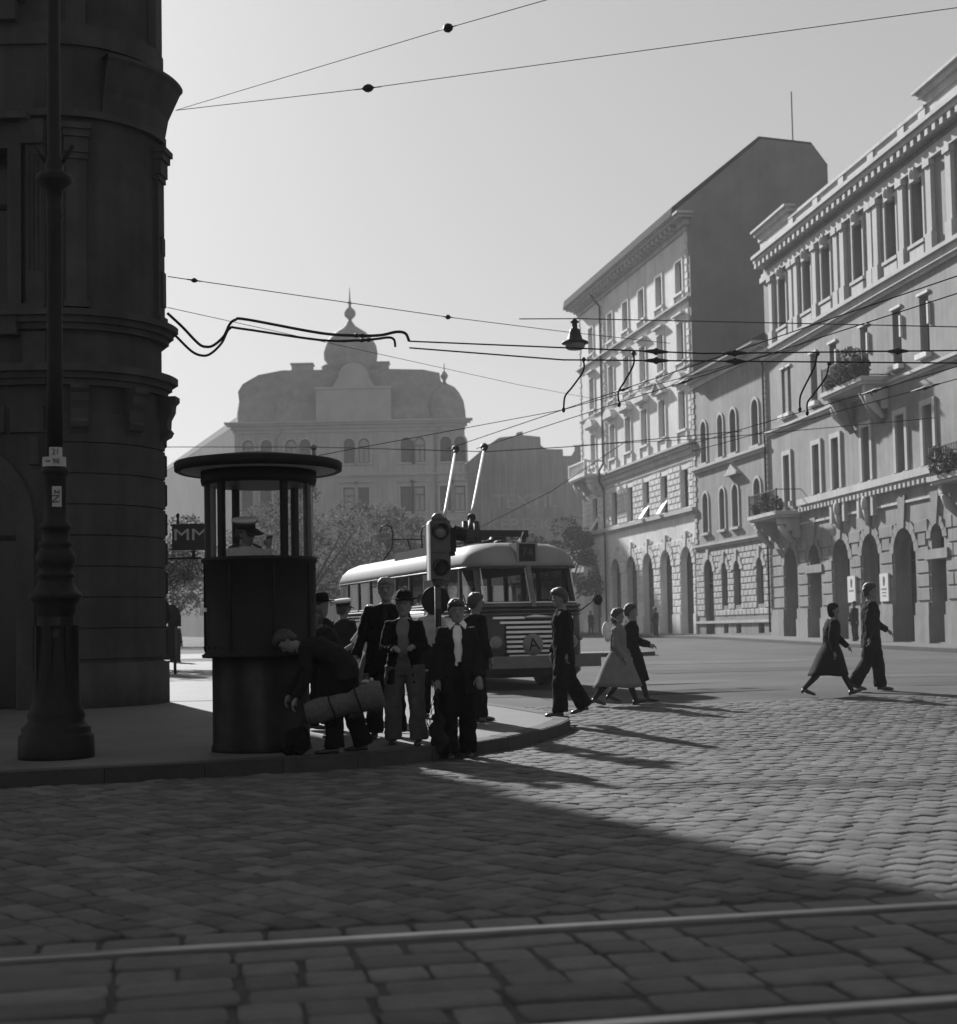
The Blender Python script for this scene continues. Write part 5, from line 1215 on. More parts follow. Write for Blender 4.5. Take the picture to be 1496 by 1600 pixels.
# ------------------------------------------------------------------ people
def V(*a): return Vector(a)
def person(x, y, heading, H, label, legL=(4,4), legR=(-4,4), armL=(5,8,15,0), armR=(5,8,15,0), lean=0, head=(0,0), top='jacket', topm='cloth_dark', legm='cloth_dark', shirt=None, gap=0, hem=.78, hair='hair_dark', hairlen=0, hat=None, skirt=None, z=None, group=None, sleeve=1.0, width=1.0, skinlegs=False, detail=True, legw=1.0, curve=1.0, dome=0, stance=.09, legoutL=2, legoutR=2, scarf=None, shoes='leather', collar=None, capm=None, cat='man'):
    s = H/1.72
    z = gz(x, y) if z is None else z
    def dv(f, o, sd): f, o = R(f), R(o); return V(sd*math.sin(o), -math.sin(f)*math.cos(o), -math.cos(f)*math.cos(o))
    TH, SH, UA, FA = .42, .41, .285, .25
    legs = {}
    for sd, (th, kn), ol in ((1, legL, legoutL), (-1, legR, legoutR)):
        a = dv(th, ol, sd)*TH; c = dv(th-kn, ol*.5, sd)*SH; legs[sd] = (a, c)
    hz = max(-(a+c).z for a, c in legs.values())+.085
    hip = V(0, 0, hz)
    def sp(a): return V(0, -math.sin(R(a)), math.cos(R(a)))
    p0 = hip+V(0,0,.0); waist = p0+sp(lean*.55*curve)*.16; chest = waist+sp(lean*.95)*.22; sh = chest+sp(lean*(1.05+.2*curve))*.16; neck = sh+sp(lean*1.1-2)*.03
    hl = lean*1.0+head[1]; hd = neck+sp(hl*.8)*.035+sp(hl)*.105
    rot = Matrix.Rotation(R(head[0]), 3, 'Z')
    HM = Matrix.Rotation(-R(hl), 3, 'X') if False else Matrix.Rotation(R(hl), 3, 'X')
    HT = HM @ rot
    SHL = {sd: sh+V(sd*.155*width, 0, 0)-sp(lean*1.1)*.06 for sd in (1, -1)}
    arms = {}
    for sd, (f, o, e, tw_) in ((1, armL), (-1, armR)):
        ua = dv(f, o, sd)*UA; fo = dv(f+e, o-tw_, sd)*FA
        el = SHL[sd]+ua; wr = el+fo; arms[sd] = (SHL[sd], el, wr, fo.normalized())
    # ---- body
    b_ = MB()
    def ring(c, a, rx, ry, n=16, yo=0):
        ax = V(0, math.cos(R(a)), math.sin(R(a))); return [c+V(rx*math.cos(2*PI*j/n), 0, 0)+ax*(ry*math.sin(2*PI*j/n)+yo) for j in range(n)]
    b_.loft([ring(p0-V(0,0,.07), 0, .10, .08), ring(p0, lean*.2, .155, .10), ring(waist, lean*.7, .13, .09), ring(chest, lean, .155*width, .105), ring(sh-sp(lean*1.1)*.02, lean*1.1, .15*width, .075), ring(sh+sp(lean*1.1)*.03, lean*1.1, .065, .06)])
    b_.tube([sh-sp(lean)*.02, neck+sp(hl*.7)*.03, hd-HT @ V(0,0,.04)], [.062, .054, .055], 12)
    # head
    hr = []
    for zz, rx, ry, yo in ((-.118,.022,.024,-.052),(-.105,.040,.045,-.042),(-.075,.055,.066,-.022),(-.04,.066,.082,-.006),(0,.074,.093,0),(.04,.077,.099,.006),(.075,.070,.092,.010),(.10,.052,.070,.012),(.118,.022,.03,.012)):
        rx *= 1.12; ry *= 1.09; zz *= 1.04; hr.append([hd+HT @ V(rx*math.cos(2*PI*j/16), ry*math.sin(2*PI*j/16)+yo, zz) for j in range(16)])
    b_.loft(hr)
    if detail:
        b_.tube([hd+HT @ V(0,-.088,.022), hd+HT @ V(0,-.108,-.015), hd+HT @ V(0,-.094,-.030)], [.010,.017,.014], 8)
        for sd in (1, -1): b_.ball(hd+HT @ V(sd*.078,.012,-.008), (.014,.024,.034), 8)
        b_.ball(hd+HT @ V(0,-.082,-.058), (.026,.014,.008), 8); b_.ball(hd+HT @ V(0,-.082,.036), (.05,.018,.010), 8); b_.ball(hd+HT @ V(0,-.072,-.095), (.024,.02,.018), 8)
    for sd in (1, -1):
        A, E, W, fd = arms[sd]
        b_.tube([A+V(-sd*.03,0,0), A, A.lerp(E,.5), E, E.lerp(W,.4), W], [.05,.055,.048,.038,.038,.026], 10, rounded=True)
        # hand: palm and five fingers
        sidev = V(1,0,0) if abs(fd.x) < .8 else V(0,0,1); nv = fd.cross(sidev).normalized(); wv = nv.cross(fd).normalized()
        palm = W+fd*.055
        b_.tube([W-fd*.01, W+fd*.03, W+fd*.085], [(.024,.020),(.036,.018),(.038,.017)] if abs(fd.x) < .8 else [(.024,.020)]*3, 8)
        b_.ball(palm, (.036,.03,.036), 8)
        cu = 1 if nv.y > 0 else -1
        inw = V(0,1,0) if fd.z < -.5 else V(0,0,-1)
        inw = (inw-fd*inw.dot(fd)).normalized(); wide = fd.cross(inw).normalized()
        for q_, (o_, L_) in enumerate(((-.030,.062),(-.010,.074),(.010,.078),(.030,.070))):
            k0 = palm+wide*o_+fd*.022; k1 = k0+(fd*.9+inw*.25).normalized()*L_*.5; k2 = k1+(fd*.55+inw*.8).normalized()*L_*.35; k3 = k2+(fd*.1+inw).normalized()*L_*.22
            b_.tube([k0, k1, k2, k3], [.0105,.0098,.009,.0085], 6, rounded=True)
        t0 = W+wide*.026*(-sd if wide.x*sd > 0 else sd)+fd*.02; t1 = t0+(wide*(-.03 if wide.x > 0 else .03)*sd*sd+fd*.035+inw*.02); t2 = t1+fd*.025+inw*.012
        b_.tube([t0, t1, t2], [.013,.011,.010], 6, rounded=True)
    feet = {}
    for sd in (1, -1):
        a, c = legs[sd]; hj = p0+V(sd*stance, 0, -.01); kn = hj+a; an = kn+c
        b_.tube([hj, hj.lerp(kn,.5), kn, kn.lerp(an,.35), an], [.085,.072,.052,.052,.036], 12, rounded=True)
        lift = an.z-.085; toe = V(0,-1,0)
        if lift > .015: toe = V(0,-math.cos(min(lift*4,.9)),-math.sin(min(lift*4,.9)))
        elif c.y < -.12: toe = V(0,-.94,.34)
        heel = an+V(0,.045,-.045); tp = heel+toe*.24
        b_.tube([an, an+V(0,-.0,-.03), heel.lerp(tp,.5)], [.036,.036,.035], 8); feet[sd] = (an, heel, tp, toe, kn, hj)
    body_ = b_.build('person', M['skin'], None); modif(body_, voxel=.0085 if detail else .016, smooth=2)
    body_.location = (x, y, z); body_.rotation_euler = (0, 0, R(heading)); body_.scale = (s, s, s)
    tag(body_, label, cat, group)
    def part(name, mb, m, vox=.014, sm=3, dp=.0, ds=.15):
        o = mb.build(name, M[m], body_); 
        if vox: modif(o, voxel=vox, smooth=sm, disp=dp, dscale=ds)
        return o
    # ---- shoes
    for sd in (1, -1):
        an, heel, tp, toe, kn, hj = feet[sd]; up = V(1,0,0).cross(toe).normalized()*-1
        if up.z < 0: up = -up
        sh_ = MB(); c0 = heel+up*.005
        sh_.loft([[c0+toe*t+V(rx*math.cos(2*PI*j/12),0,0)+up*(max(-.028, rz*math.sin(2*PI*j/12))+zo) for j in range(12)] for t, rx, rz, zo in ((-.015,.018,.02,-.005),(.0,.033,.04,.005),(.05,.038,.052,.012),(.10,.040,.040,.0),(.16,.047,.032,-.004),(.21,.042,.026,-.008),(.245,.02,.014,-.012))])
        if skinlegs: sh_.box(-.02,.02,-.02,.02,-.045,.0, T=Matrix.Translation(heel+V(0,.0,-.0)))
        part('shoe', sh_, shoes, vox=None)
    # ---- legs
    if not skinlegs:
        t_ = MB(); n = 16
        t_.loft([ring(p0-V(0,0,.10), 0, .15, .10), ring(p0, lean*.3, .185*width, .135), ring(waist, lean*.6, .16*width, .12)])
        for sd in (1, -1):
            an, heel, tp, toe, kn, hj = feet[sd]
            t_.tube([hj+V(0,0,.03), hj.lerp(kn,.45), kn+V(0,-.005,0), kn.lerp(an,.5), an+V(0,.012,-.01)], [.112*legw,.104*legw,.092*legw,.09*legw,.096*legw], 14)
        part('trousers', t_, legm, .015, 3, .042, .12)
    if skinlegs:
        t_ = MB()
        for sd in (1, -1):
            an, heel, tp, toe, kn, hj = feet[sd]; t_.tube([kn+V(0,0,.08), kn, kn.lerp(an,.35), an, an+V(0,0,-.03)], [.062,.057,.058,.041,.04], 12)
        part('stockings', t_, 'cloth_brown', None)
    if skirt:
        m_, hz_, fl, ydrift = skirt; k_ = MB(); rings = []
        for i in range(9):
            t = i/8; zc = waist.z*(1-t)+hz_*t; rx = (.135+.05*min(t*3,1)+fl*t)*width; ry = (.11+.04*min(t*3,1)+fl*1.25*t)
            rings.append([V(rx*(1+.05*t*math.sin(7*a_))*math.cos(a_), waist.y*(1-t)+ydrift*t+ry*(1+.05*t*math.sin(6*a_+1))*math.sin(a_), zc+.02*t*math.sin(3*a_)) for a_ in [2*PI*j/28 for j in range(28)]])
        k_.loft(rings[::-1], cap=True); part('skirt', k_, m_, None)
    # ---- shirt
    if shirt:
        s_ = MB(); s_.loft([ring(waist-sp(lean*.5)*.1, lean*.5, .165*width, .118), ring(waist, lean*.7, .15*width, .112), ring(chest, lean, .175*width, .128), ring(sh-sp(lean)*.04, lean*1.1, .168*width, .10), ring(sh+sp(lean)*.005, lean*1.1, .10, .078), ring(neck-sp(lean)*.005, lean*1.1, .064, .066)])
        if top == 'shirt':
            for sd in (1, -1):
                A, E, W, fd = arms[sd]; e_ = E.lerp(W,.95) if sleeve >= 1 else A.lerp(E, sleeve*2 if sleeve < .5 else .95)
                pts = [A+V(-sd*.05,0,0), A, A.lerp(E,.5), E, e_] if sleeve >= 1 else [A+V(-sd*.05,0,0), A, e_]
                s_.tube(pts, [.075,.075,.068,.058,.05][:len(pts)] if sleeve >= 1 else [.078,.078,.075], 12)
        part('shirt', s_, shirt, .014, 2, .015, .1)
    if collar:
        c_ = MB()
        for sd in (1, -1):
            base = sh+sp(lean)*.035; pts = [base+V(sd*.02,-.075,.005), base+V(sd*.075,-.03,.03), base+V(sd*.07,.03,.035), base+V(sd*.105,-.04,-.012), base+V(sd*.085,-.105,-.065)]
            c_.face([pts[0], pts[1], pts[3], pts[4]]); c_.face([pts[1], pts[2], base+V(sd*.10,.03,-.0), pts[3]])
        o = part('collar', c_, collar, vox=None); q_ = o.modifiers.new('s', 'SOLIDIFY'); q_.thickness = .01
    # ---- jacket / coat
    if top in ('jacket', 'coat', 'uniform'):
        j_ = MB(); N = 22; th = .03
        zh = hem*hz if top != 'coat' else hem*hz
        lv = []
        axc = [(p0*(1-0)+V(0,0,zh-hz), lean*.1, .215*width if top == 'jacket' else .24*width, .16 if top == 'jacket' else .20, gap*1.25),
               (p0, lean*.3, .20*width, .15, gap*1.1), (waist, lean*.7, .178*width, .14, gap*.75), (chest, lean, .205*width, .15, gap*.8), (sh-sp(lean*1.05)*.075, lean*1.08, .198*width, .130, gap*1.0), (sh-sp(lean*1.05)*.015, lean*1.1, .135*width, .104, gap*1.2), (sh+sp(lean)*.02, lean*1.1, .088, .082, gap*1.4)]
        for c, a, rx, ry, g_ in axc:
            g0 = R(max(g_, 1.2)); row = []; ax = V(0, math.cos(R(a)), math.sin(R(a)))
            for kk in range(N+1):
                t = -PI/2+g0+(2*PI-2*g0)*kk/N; row.append(c+V(rx*math.cos(t),0,0)+ax*ry*math.sin(t))
            for kk in reversed(range(N+1)):
                t = -PI/2+g0+(2*PI-2*g0)*kk/N; row.append(c+V((rx-th)*math.cos(t),0,0)+ax*(ry-th)*math.sin(t))
            lv.append(row)
        j_.loft(lv, cap=True)
        for sd in (1, -1):
            A, E, W, fd = arms[sd]; j_.tube([A+V(-sd*.06,0,.0), A+V(sd*.005,0,.0), A.lerp(E,.5), E, E.lerp(W,.5), W+fd*.0], [.068,.076,.072,.064,.058,.052], 14)
            j_.ball(A+V(-sd*.02,0,-.01), (.078,.08,.068), 10)
        part(top if top != 'uniform' else 'jacket', j_, topm, .0135, 3, .034, .10)
    if detail:
        e_ = MB()
        for sd in (1, -1):
            e_.ball(hd+HT @ V(sd*.031,-.087,.004), (.014,.010,.008), 8); e_.tube([hd+HT @ V(sd*.012,-.098,.030), hd+HT @ V(sd*.032,-.096,.035), hd+HT @ V(sd*.052,-.080,.026)], .0055, 5)
        e_.tube([hd+HT @ V(-.022,-.088,-.060), hd+HT @ V(0,-.096,-.058), hd+HT @ V(.022,-.088,-.060)], .0045, 5)
        part('face_features', e_, 'hair_dark', None)
    # ---- hair and hats
    h_ = MB()
    if hat != 'scarf':
        rr = []
        for zz, rx, ry, yo in ((-.075,.060,.035,.062),(-.035,.084,.058,.048),(0,.094,.082,.032),(.04,.098,.100,.020),(.08,.096,.110,.008),(.115,.084,.098,.002),(.140,.055,.068,.004),(.152,.02,.03,.006)):
            if hat and zz > .05: rx *= .86; ry *= .84; zz *= .88
            rr.append([hd+HT @ V(rx*math.cos(2*PI*j/16), ry*math.sin(2*PI*j/16)+yo+(.012 if zz > .05 else 0)*(-1), zz) for j in range(16)])
        h_.loft(rr)
        if hairlen:
            h_.loft([[hd+HT @ V(rx*math.cos(2*PI*j/14), ry*math.sin(2*PI*j/14)+.06, zz) for j in range(14)] for zz, rx, ry in ((-.05-hairlen,.05,.03),(-.04-hairlen*.6,.085,.05),(-.02,.09,.062),(.05,.085,.06))])
        o = part('hair', h_, hair, .010, 2, .018, .03)
    _hd, _HT = hd, HT
    if hat in ('fedora', 'officer'): HT = HT @ Matrix.Scale(1.12, 3)
    if hat == 'fedora':
        f_ = MB(); n = 28
        brim = [[hd+HT @ V(r*1.0*math.cos(t), r*1.16*math.sin(t)+.008, .062+zz+.022*abs(math.cos(t))**2*(r/.15)) for t in [2*PI*j/n for j in range(n)]] for r, zz in ((.08,.0),(.15,.0),(.15,.008),(.08,.012))]
        f_.loft(brim+[brim[0]], cap=False)
        f_.loft([[hd+HT @ V(rx*math.cos(t)*(1-.12*(zz > .14)*(math.sin(t) < -.2)), ry*math.sin(t)+.008, zz-(.02 if zz > .15 and abs(math.cos(t)) < .4 else 0)) for t in [2*PI*j/n for j in range(n)]] for zz, rx, ry in ((.06,.089,.105),(.10,.087,.102),(.15,.078,.094),(.172,.05,.07),(.165,.02,.03))])
        f_.lathe if False else None
        o = part('hat', f_, capm or 'cloth_black', vox=None)
        r_ = MB(); r_.loft([[hd+HT @ V(rx*math.cos(t), ry*math.sin(t)+.008, zz) for t in [2*PI*j/n for j in range(n)]] for zz, rx, ry in ((.066,.0915,.1075),(.095,.0905,.1055))], cap=False); ob = r_.build('hat_band', M['black'], o)
    if hat == 'officer':
        f_ = MB(); n = 28; HT2 = HT @ Matrix.Rotation(R(-8), 3, 'X')
        f_.loft([[hd+HT2 @ V(rx*math.cos(t), ry*math.sin(t)+.004, zz) for t in [2*PI*j/n for j in range(n)]] for zz, rx, ry in ((.095,.088,.102),(.118,.125,.142),(.130,.128,.146),(.145,.10,.12),(.150,.02,.03))])
        o = part('cap', f_, capm or 'cloth_white', vox=None)
        g_ = MB(); g_.loft([[hd+HT2 @ V(rx*math.cos(t), ry*math.sin(t)+.004, zz) for t in [2*PI*j/n for j in range(n)]] for zz, rx, ry in ((.045,.086,.101),(.097,.089,.103))], cap=False)
        g_.loft([[hd+HT2 @ V(.085*math.cos(t)*q_, -.10*math.sin(t)*q_+.004-(q_-1)*.12, .05-(q_-1)*.12) for t in [PI*.15+PI*.7*j/10 for j in range(11)]] for q_ in (1.0, 1.45)], cap=False, closed=False); ob = g_.build('cap_band', M['black'], o, fix=False); q_ = ob.modifiers.new('s','SOLIDIFY'); q_.thickness = .005
        e_ = MB(); e_.ball(hd+HT2 @ V(0,-.14,.122), (.014,.008,.014), 8); e_.build('badge', M['black'], o)
    if hat == 'scarf':
        f_ = MB(); rr = []
        for zz, rx, ry, yo in ((-.13,.05,.05,-.0),(-.10,.075,.072,.008),(-.05,.086,.078,.022),(0,.090,.088,.022),(.04,.092,.102,.016),(.08,.086,.103,.010),(.115,.062,.08,.008),(.135,.02,.03,.006)):
            rr.append([hd+HT @ V(rx*math.cos(2*PI*j/16), ry*math.sin(2*PI*j/16)+yo+(.03 if zz < .02 and math.sin(2*PI*j/16) < -.5 else 0), zz) for j in range(16)])
        f_.loft(rr); f_.tube([hd+HT @ V(0,-.03,-.12), hd+HT @ V(0,-.07,-.15), hd+HT @ V(.02,-.08,-.21)], [.025,.02,.012], 8); part('headscarf', f_, scarf or 'cloth_brown', .010, 2, .01, .04)
    body_['_j'] = ''
    del body_['_j']
    return body_, dict(hd=hd, arms=arms, sh=sh, s=s, feet=feet, p0=p0, waist=waist, chest=chest)
P_ = PAVE
# crossing and waiting people, nearest first
pA, jA = person(-.25, 15.75, 6, 1.66, 'man in a dark suit with an open white collar holding a net bag', armR=(3,6,8,0), armL=(8,10,22,8), legL=(-3,6), legR=(7,3), shirt='cloth_white', gap=16, collar='cloth_white', topm='cloth_dark', legm='cloth_black', head=(6,3), z=0.01, width=1.05, legw=1.1)
pB, jB = person(-.83, 16.0, -4, 1.60, 'man in a dark fedora, open jacket and grey trousers, hands at his waist', armR=(22,10,68,42), armL=(16,12,78,30), legL=(5,3), legR=(-5,5), shirt='cloth_mid', gap=24, topm='cloth_black', legm='cloth_grey', hat='fedora', width=1.10, stance=.115, legoutL=4, legoutR=4, legw=1.12, head=(0,0), z=gz(-.83,16)+P_)
person(-1.08, 16.95, 0, 1.80, 'tall pale haired man in a black suit standing behind the man with the fedora', armR=(12,16,14,0), armL=(8,14,18,0), topm='cloth_black', legm='cloth_black', hair='hair_fair', width=1.22, legL=(-2,4), legR=(6,2), z=gz(-1.08,16.95)+P_, gap=6, shirt='cloth_brown', legoutR=5)
person(-1.40, 15.08, -90, 1.66, 'man in dark clothes bent far over beside the kiosk with a straw roll', lean=70, curve=1.0, armL=(-4,2,30,0), armR=(16,4,16,0), legL=(14,12), legR=(-8,8), topm='cloth_dark', legm='cloth_black', head=(0,-8), width=1.15, z=gz(-1.5,15.1)+P_, hem=.86, legoutL=3, legw=1.15)
person(-1.70, 17.1, -60, 1.56, 'woman in a dull coat and headscarf stooping behind the bent man', lean=26, hat='scarf', scarf='cloth_grey', top='coat', topm='cloth_brown', hem=.55, skinlegs=True, armR=(28,6,35,10), armL=(20,8,40,10), width=1.25, z=gz(-1.7,17.1)+P_, cat='woman', head=(10,-10), skirt=('cloth_dark', .36, .06, 0))
person(-1.98, 18.3, 70, 1.62, 'man in a dark hat half hidden by the right side of the kiosk', hat='fedora', topm='cloth_black', z=gz(-2,18.3)+P_, legm='cloth_black', detail=False)
person(-1.92, 20.6, 150, 1.58, 'man in a dark uniform and white topped cap standing behind the stooping woman', hat='officer', topm='cloth_dark', z=gz(-1.9,20.6)+P_, legm='cloth_black', detail=False)
person(-1.42, 19.3, -35, 1.50, 'woman in a white short sleeved blouse and grey skirt behind the straw roll', top='shirt', shirt='cloth_pale', sleeve=.45, armR=(28,24,30,0), armL=(6,12,15,0), skinlegs=True, skirt=('cloth_grey', .34, .10, 0), z=gz(-1.4,19.3)+P_, cat='woman', head=(-20,5), hair='hair_dark', width=1.08)
person(-.66, 19.9, 10, 1.62, 'man in a light shirt almost hidden behind the traffic light, holding a small case', top='shirt', shirt='cloth_pale', sleeve=1.0, armR=(2,10,6,0), legm='cloth_black', z=gz(-.66,19.9)+P_, detail=False)
person(-.06, 19.0, 118, 1.64, 'dark suited man turned to the right beside the bus headlight', topm='cloth_black', legm='cloth_black', z=gz(-.06,19)+P_, width=1.1, shirt='cloth_pale', gap=5, head=(8,4), legL=(12,6), legR=(-6,6), armR=(4,6,14,0), armL=(0,5,14,0), legw=1.15)
person(1.12, 19.85, -82, 1.70, 'dark suited man striding left over the tip of the kerb in front of the bus', topm='cloth_black', legm='cloth_black', z=gz(1.04,19.85)+P_-.01, legL=(8,3), legR=(-15,13), armL=(-6,4,12,0), armR=(4,6,16,0), head=(-6,12), shirt='cloth_grey', gap=6, legw=1.2, width=1.08)
person(2.22, 23.6, 88, 1.58, 'woman in a long grey coat walking right, pale bag on her shoulder', top='coat', topm='cloth_mid', hem=.70, skirt=('cloth_mid', .34, .23, .03), skinlegs=True, legL=(24,6), legR=(-24,16), armL=(14,6,20,0), armR=(-10,8,40,0), cat='woman', hair='hair_dark', hairlen=.08, head=(0,0), width=1.0)
person(2.52, 24.5, 84, 1.64, 'dark dressed woman walking just beyond the woman in the grey coat', top='coat', topm='cloth_black', hem=.70, skirt=('cloth_black', .38, .15, .03), skinlegs=True, legL=(20,4), legR=(-22,14), armR=(20,10,50,0), armL=(10,6,60,0), cat='woman', hair='hair_dark', detail=False)
person(5.78, 24.2, 86, 1.59, 'older woman in a black jacket and full black skirt striding to the right', top='coat', topm='cloth_black', hem=.66, skirt=('cloth_black', .38, .16, .06), skinlegs=True, legL=(30,6), legR=(-30,14), armL=(26,8,20,0), armR=(-14,12,22,0), cat='woman', hair='hair_dark', hat='scarf', scarf='cloth_dark', width=1.3, lean=6)
person(6.72, 25.2, 88, 1.83, 'tall man in a dark suit walking right ahead of the woman in black', topm='cloth_dark', legm='cloth_black', legL=(16,10), legR=(-14,18), armL=(22,6,34,0), armR=(-16,8,14,0), width=1.0, shirt='cloth_mid', gap=4, legw=1.15)
person(6.9, 91, 20, 1.45, 'tiny dark figure at the far end of the pale block', z=gz(6.9,91)+P_, detail=False, topm='cloth_dark')
person(9.35, 78, -40, 1.5, 'tiny dark figure standing before the arches of the pale block', z=gz(9.35,78)+P_, detail=False, topm='cloth_dark')
person(15.35, 60, -60, 1.6, 'far dark figure by the arcade behind the tall walking man', z=gz(15.35,60)+P_, detail=False, topm='cloth_dark')
person(-10.2, 49.0, 20, 1.50, 'distant man in a light hat and dark coat seen left of the kiosk', z=gz(-10.2,49)+P_-.13, detail=False, topm='cloth_dark', hat='fedora', capm='cloth_pale', top='coat', hem=.8)
# officer inside the kiosk
po, jo = person(-2.50, 15.66, 25, 1.70, 'officer in a white topped cap inside the kiosk, one hand raised', hat='officer', top='shirt', shirt='cloth_pale', sleeve=1.0, armL=(48,6,122,6), armR=(10,8,20,0), z=.86, head=(34,18), legm='cloth_dark', cat='officer', hairlen=.03)
b = MB()
for sd in (1, -1):
    A = jo['arms'][sd][0]; b.box(-.05, .05, -.03, .03, -.008, .008, T=Matrix.Translation(A+V(-sd*.02,0,.085)) @ Matrix.Rotation(R(sd*22), 4, 'Y'))
b.build('shoulder_board', M['black'], po)
b = MB(); b.ball(jo['hd']+V(-.075,.05,-.0), .022, 8); b.ball(jo['hd']+V(-.082,.065,.018), .018, 8); b.build('flower', M['cloth_white'], po)
b = MB(); b.lathe([(.50, 0), (.50, .04), (.01, .04)], (0,0,0), 32); o = b.build('kiosk_floor', M['kiosk_base'], bpy.data.objects['traffic_kiosk'], (0,0,.80-KZ))
# driver and passengers of the trolleybus
def bus_person(lx, ly, H, label, lift=.0, **kw):
    p = Matrix.Rotation(R(19.9), 3, 'Z') @ V(lx, ly, 0); return person(BX+p.x, BY+p.y, 19.9+kw.pop('turn', 0), H, label, z=BZ+.42+lift, detail=False, **kw)
bus_person(.55, 1.15, 1.5, 'driver seated at the wheel behind the right half of the windscreen', topm='cloth_black', lift=-.02, legL=(80,80), legR=(80,80), armL=(50,5,30,5), armR=(50,5,30,5))
bus_person(-.45, 2.0, 1.66, 'passenger standing behind the left half of the windscreen', topm='cloth_dark')
bus_person(-.6, 5.4, 1.6, 'passenger standing in the middle of the trolleybus', topm='cloth_black', turn=60)
bus_person(-.4, 7.4, 1.66, 'passenger in a pale shirt standing towards the rear of the trolleybus', topm='cloth_grey', turn=-70)

# ------------------------------------------------------------------ things people carry
def hand_w(pj, sd, ext_=.07):
    o, j = pj; W = j['arms'][sd][2]+j['arms'][sd][3]*ext_; m_ = Matrix.Rotation(o.rotation_euler.z, 3, 'Z'); return Vector(o.location)+m_ @ (W*j['s'])
hw_ = hand_w((pA, jA), -1)
root = empty('net_bag', hw_); tag(root, 'dark full net shopping bag hanging from the hand of the man with the white collar', 'net bag')
dz_ = hw_.z-.06
b = MB(); n = 12
for j in range(n):
    a0 = 2*PI*j/n
    for dr_ in (1, -1):
        b.tube([(.01*math.cos(a0), .01*math.sin(a0), -.02)]+[((.02+.11*min(t*1.35,1))*math.cos(a0+dr_*t*2.2), (.02+.09*min(t*1.35,1))*math.sin(a0+dr_*t*2.2), -.02-.42*t) for t in (.2,.4,.6,.8,1)], .0028, 4, cap=False)
b.build('net', M['cloth_black'], root)
b = MB(); rn = random.Random(5)
for p in ((0,0,-.36),(.05,.02,-.44),(-.05,-.02,-.46),(.03,-.03,-.55),(-.03,.04,-.58),(.02,.0,-.64)): b.ball((p[0]+.02, p[1], p[2]), (.085,.07,.095), 10)
modif(b.build('contents', M['cloth_brown'], root), voxel=.012, smooth=2, disp=.02, dscale=.06)
# straw roll under the bent man's arm
root = empty('straw_roll', (-1.36, 14.82, .66)); tag(root, 'thick roll of straw matting with a frayed end held by the bent man', 'roll', )
root.rotation_euler = (0, R(-14), R(4))
b = MB(); rings = []
for i in range(15):
    t = i/14; x = -.42+.80*t; r = .108+.014*math.sin(t*9)+.028*t; r *= (.9 if i in (0,14) else 1)*(.86 if i in (8,) else 1)
    rings.append([(x, r*math.cos(a_)*(1+.03*math.sin(9*a_+i)), r*math.sin(a_)*(1+.03*math.cos(7*a_+i))) for a_ in [2*PI*j/26 for j in range(26)]])
b.loft(rings); b.build('roll', M['straw'], root)
b = MB()
for k_ in range(420):
    x = rn.uniform(-.02, .40); a_ = rn.uniform(PI*.9, PI*2.1); r = .13+.01*x
    p = V(x, r*math.cos(a_), r*math.sin(a_)); d = V(rn.uniform(-.4,.5), math.cos(a_)*.6, math.sin(a_)*.8).normalized()*rn.uniform(.02,.065)
    e = V(.0015,.0015,0); b.face([p-e, p+e, p+d])
b.build('fringe', M['straw'], root, fix=False)
b = MB()
for x in (-.15, .12): b.tube([(x+.01*math.sin(t*2), .142*math.cos(t), .142*math.sin(t)) for t in [2*PI*j/18 for j in range(19)]], .007, 5, cap=False)
b.build('cord', M['cloth_black'], root)
root = empty('bundle', (-1.88, 14.9, gz(-1.9,15.15)+P_)); tag(root, 'round dark bundle on the pavement at the foot of the kiosk', 'bundle'); root.scale = (.85,)*3
b = MB(); b.ball((0,0,.17), (.17,.15,.17), 16); b.ball((.06,-.02,.30), (.07,.06,.05), 10); b.ball((-.08,0,.12), (.12,.12,.12), 10); o = b.build('cloth', M['cloth_black'], root); modif(o, voxel=.012, smooth=2, disp=.05, dscale=.07)
b = MB(); b.tube([(.04,-.02,.32),(.09,-.03,.42),(.14,-.02,.38)], [.03,.02,.008], 8); b.build('knot', M['cloth_brown'], root)
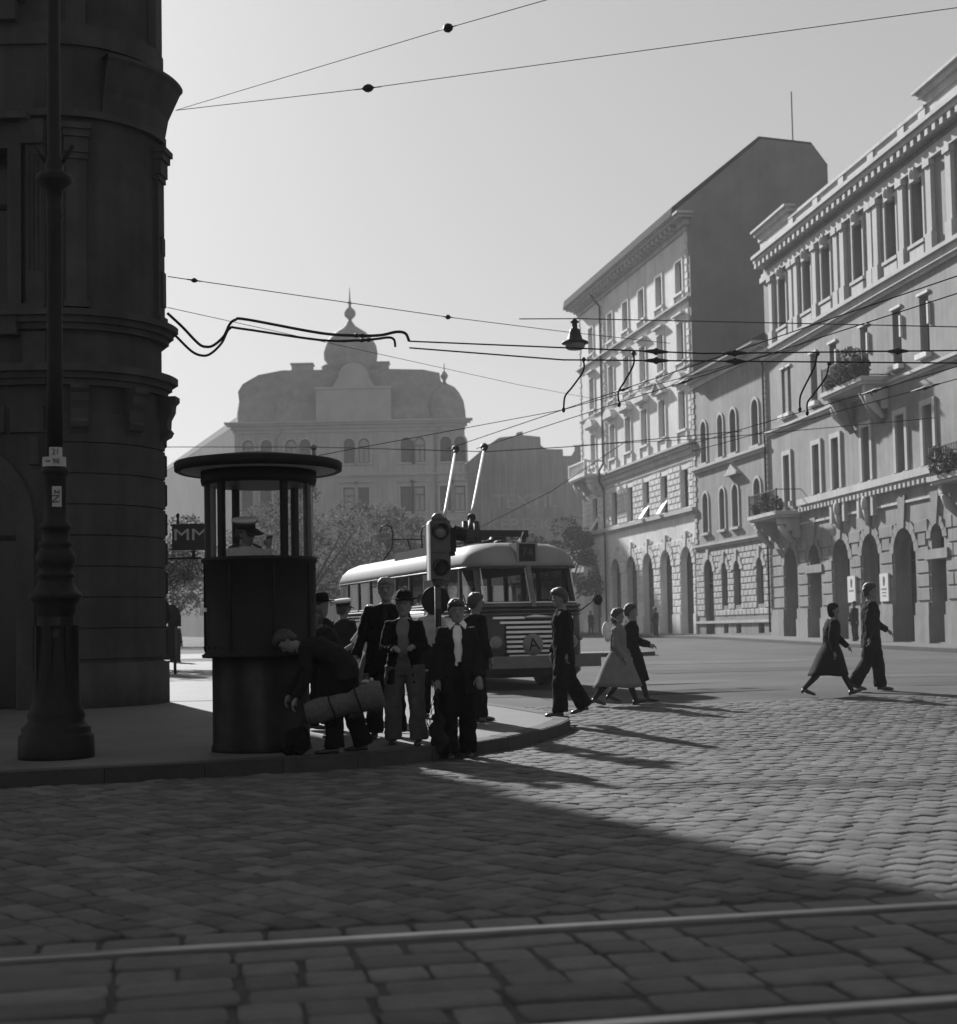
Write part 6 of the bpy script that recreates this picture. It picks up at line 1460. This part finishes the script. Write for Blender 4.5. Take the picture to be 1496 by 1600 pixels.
# white topped dark bag in the tall man's hand and small case
root = empty('shopping_bag', (-1.30, 16.75, .78)); tag(root, 'small black bag with white paper on top held low beside the grey trousers', 'bag')
b = MB(); b.loft([[(rx*math.cos(a_), .06*math.sin(a_), z) for a_ in [2*PI*j/16 for j in range(16)]] for z, rx in ((-.2,.05),(-.17,.075),(-.05,.085),(.0,.05),(.02,.03))]); b.build('pouch', M['black'], root)
b = MB(); b.ball((-.02,0,.03), (.05,.035,.025), 10); b.ball((.05,.0,.05), (.025,.02,.025), 8); b.build('paper', M['paper'], root)
b = MB(); b.tube([(-.04,0,.0),(-.03,0,.10),(.03,0,.10),(.04,0,.0)], .007, 6); b.build('handle', M['black'], root)
root = empty('small_case', (-.80, 19.6, .78)); tag(root, 'small dark case with a pale lid carried beside the hidden man', 'case')
b = MB(); b.box(-.09, .09, -.12, .12, -.1, .06); b.build('box', M['cloth_dark'], root); b = MB(); b.box(-.095, .095, -.125, .125, .061, .075); b.build('lid', M['cloth_pale'], root); b = MB(); b.tube([(0,-.06,.07),(0,-.05,.12),(0,.05,.12),(0,.06,.07)], .008, 6); b.build('handle', M['leather'], root)
root = empty('shoulder_bag', (2.02, 23.45, 1.22+gz(2,23.5))); tag(root, 'pale bundle on the back of the woman in the grey coat', 'bag')
b = MB(); b.ball((0,0,0), (.07,.10,.14), 12); b.ball((.02,-.02,-.10), (.06,.09,.09), 10); b.build('sack', M['cloth_white'], root); b = MB(); b.tube([(0,-.02,.12),(.1,-.03,.20),(.2,-.02,.14)], .012, 6); b.build('strap', M['cloth_pale'], root)

# ------------------------------------------------------------------ haze
b = MB(); b.box(-150.5, 150.5, -31, 261, -1.2, 40)
hz_o = b.build('haze', None or M['wire'], None)
m = bpy.data.materials.new('haze'); m.use_nodes = True; n = m.node_tree; n.nodes.clear()
o_ = n.nodes.new('ShaderNodeOutputMaterial'); v_ = n.nodes.new('ShaderNodeVolumePrincipled'); v_.inputs['Color'].default_value = (.9,.9,.9,1); v_.inputs['Density'].default_value = HAZE_DENSITY; v_.inputs['Anisotropy'].default_value = 0.0
n.links.new(v_.outputs[0], o_.inputs['Volume']); hz_o.data.materials.clear(); hz_o.data.materials.append(m); hz_o['kind'] = 'stuff'; hz_o['label'] = 'pale morning haze filling the square'
